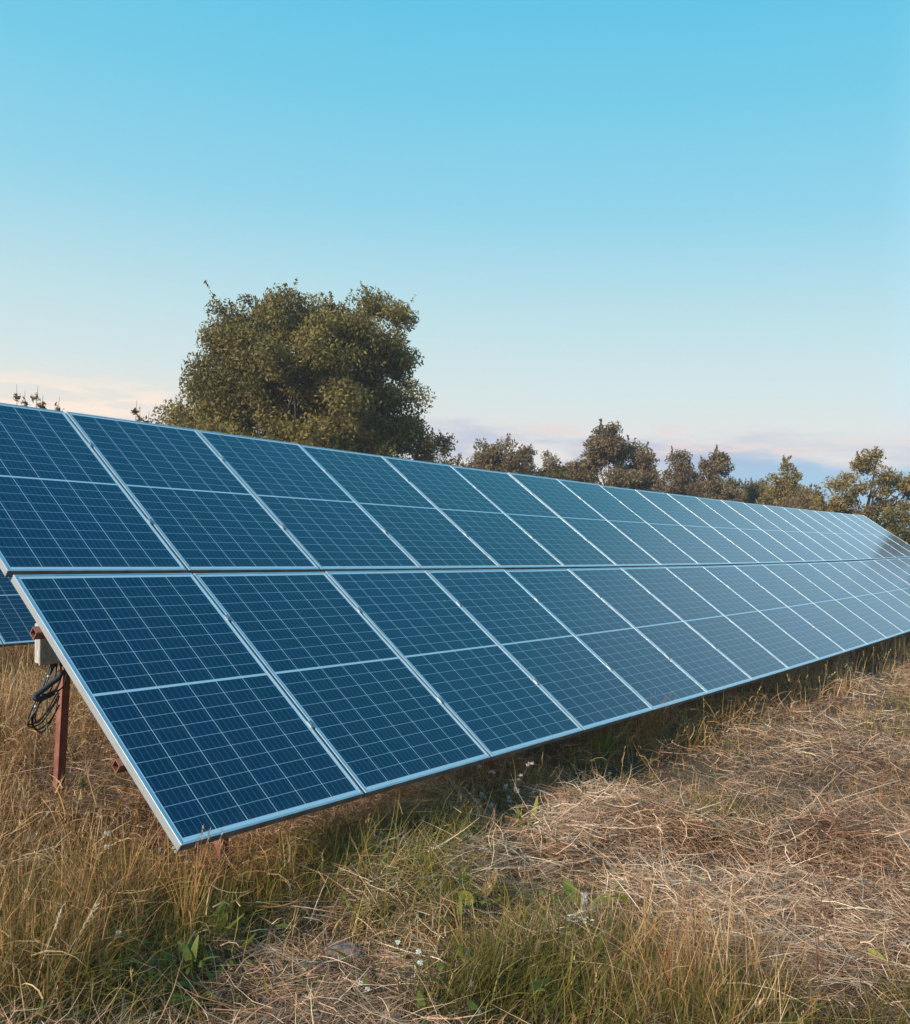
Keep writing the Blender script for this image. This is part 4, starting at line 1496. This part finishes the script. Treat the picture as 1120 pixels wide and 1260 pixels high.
# tall dead stalks
def stalk(name, label, x, y, tips, m, r=0.0026, heads=0, group='tall single stalks'):
    p = thing(name, label, 'stalk', (x, y, g0(x, y)), 0, group)
    mb, hd = MB(), MB()
    for e in tips:
        pts = catmull([(e[3] if len(e) > 3 else 0, 0, -0.02), (e[0] * 0.35 + random.uniform(-.02, .02), e[1] * 0.35 + random.uniform(-.02, .02), e[2] * 0.5), e[:3]], 6)
        mb.tube(pts, [r * (1 - 0.6 * j / (len(pts) - 1)) for j in range(len(pts))], 5, random.random())
        if heads:
            hd = MB()
            d = (pts[-1] - pts[-3]).normalized()
            for i in range(heads):
                c = pts[-1] - d * (0.006 * i)
                s_ = Vector((random.gauss(0, 1), random.gauss(0, 1), random.gauss(0, 1))).normalized()
                hd.leaf(c, c + (d + s_ * 0.55).normalized() * 0.016, 0.0055, random.random(), 0, 2)
            hd.build('seed_head', 'pale_stalk', p)
    mb.build('stem', m, p, True)
    return p


stalk('seed_stalk', 'three brown seed-headed stalks rising before the lower panel corner', -0.02, -0.12, [(0.045, 0.02, 0.475), (0.06, 0.0, 0.465), (0.10, -0.02, 0.46)], 'dry_grass', 0.0018, 9)
stalk('reed_stalk', 'orange straw stalks bunched below the panel corner', 0.0, -0.08, [(random.uniform(-0.10, 0.14), random.uniform(-0.08, 0.10), random.uniform(0.24, 0.42), random.uniform(-0.05, 0.05)) for _ in range(22)], 'orange_stalk', 0.0022)
stalk('dark_stalk', 'thin dark branching stalk rising at the lower right', 1.24, -1.98, [(0.03, -0.01, 0.62), (-0.04, 0.06, 0.56), (0.06, -0.02, 0.50)], 'dark_stalk', 0.0024)
stalk('straw_stalk', 'long pale bent straw slanting across the lower right', 1.02, -1.66, [(0.46, -0.22, 0.22)], 'pale_stalk', 0.0028)
stalk('straw_stalk', 'bleached forked branch lying on the straw at the right', 3.45, -1.28, [(0.85, -0.35, 0.10), (0.5, -0.1, 0.20)], 'pale_stalk', 0.006)
stalk('straw_stalk', 'pale grass stalk with seed head in the bottom left corner', -0.62, -0.12, [(0.22, 0.02, 0.30), (0.10, 0.02, 0.34)], 'pale_stalk', 0.0022, 14)
stalk('straw_stalk', 'tall pale stalk with white tip left of the cables', 0.62, 2.75, [(-0.16, 0.10, 0.82)], 'pale_stalk', 0.003, 16)
stalk('straw_stalk', 'leaning pale stalk below the hanging cables', 0.75, 2.25, [(-0.15, 0.05, 0.45)], 'pale_stalk', 0.003)
stalk('straw_stalk', 'tangle of tan straws standing by the lower panel edge', 4.25, 0.12, [(random.uniform(-.2, .25), random.uniform(-.2, .1), random.uniform(.22, .48), random.uniform(-.1, .1)) for _ in range(46)], 'orange_stalk', 0.0022)
stalk('dark_stalk', 'dark twiggy stalk in the bottom centre with white heads', 0.22, -0.95, [(0.0, 0.02, 0.19), (0.03, 0.0, 0.17), (-0.03, 0.02, 0.16)], 'dark_stalk', 0.0022, 6)


# clods
def clod(label, x, y, sx_, sy_, sz_):
    c = thing('rock', label, 'rock', (x, y, g0(x, y)), random.uniform(0, 3))
    import bmesh
    bm = bmesh.new()
    bmesh.ops.create_icosphere(bm, subdivisions=4, radius=1)
    for v in bm.verts:
        p = v.co * 1.7
        n_ = float(vnoise(p.x + 3 * x, p.y + p.z * 1.3, 71)) - 0.5 + 0.5 * (float(vnoise(p.x * 2.7, p.z * 2.7 + p.y, 72)) - 0.5)
        v.co = Vector((v.co.x * sx_, v.co.y * sy_, v.co.z * sz_ + sz_ * 0.45)) * (1 + 0.5 * n_)
    me = bpy.data.meshes.new('rock')
    bm.to_mesh(me)
    bm.free()
    for p in me.polygons:
        p.use_smooth = True
    link('surface', me, 'rock', c)


clod('brown stone half hidden in grass at the bottom left', -0.20, -0.06, 0.085, 0.06, 0.045)
clod('pinkish clod lying in the straw left of the dock plant', 0.42, -0.48, 0.07, 0.05, 0.032)

# ------------------------------------------------------------------ thin evening haze
if HAZE:
    mb = MB()
    mb.box((-12, -25, -3), (95, 60, 14))
    m = bpy.data.materials.new('haze_air')
    m.use_nodes = True
    nt = m.node_tree
    nt.nodes.clear()
    vo = nt.nodes.new('ShaderNodeVolumePrincipled')
    vo.inputs['Color'].default_value = (0.86, 0.88, 0.92, 1)
    vo.inputs['Density'].default_value = 0.0012
    vo.inputs['Anisotropy'].default_value = 0.2
    out = nt.nodes.new('ShaderNodeOutputMaterial')
    nt.links.new(vo.outputs[0], out.inputs['Volume'])
    MATS['haze_air'] = m
    tag(mb.build('haze', 'haze_air'), 'thin evening haze softening the far trees', None, None, 'stuff')
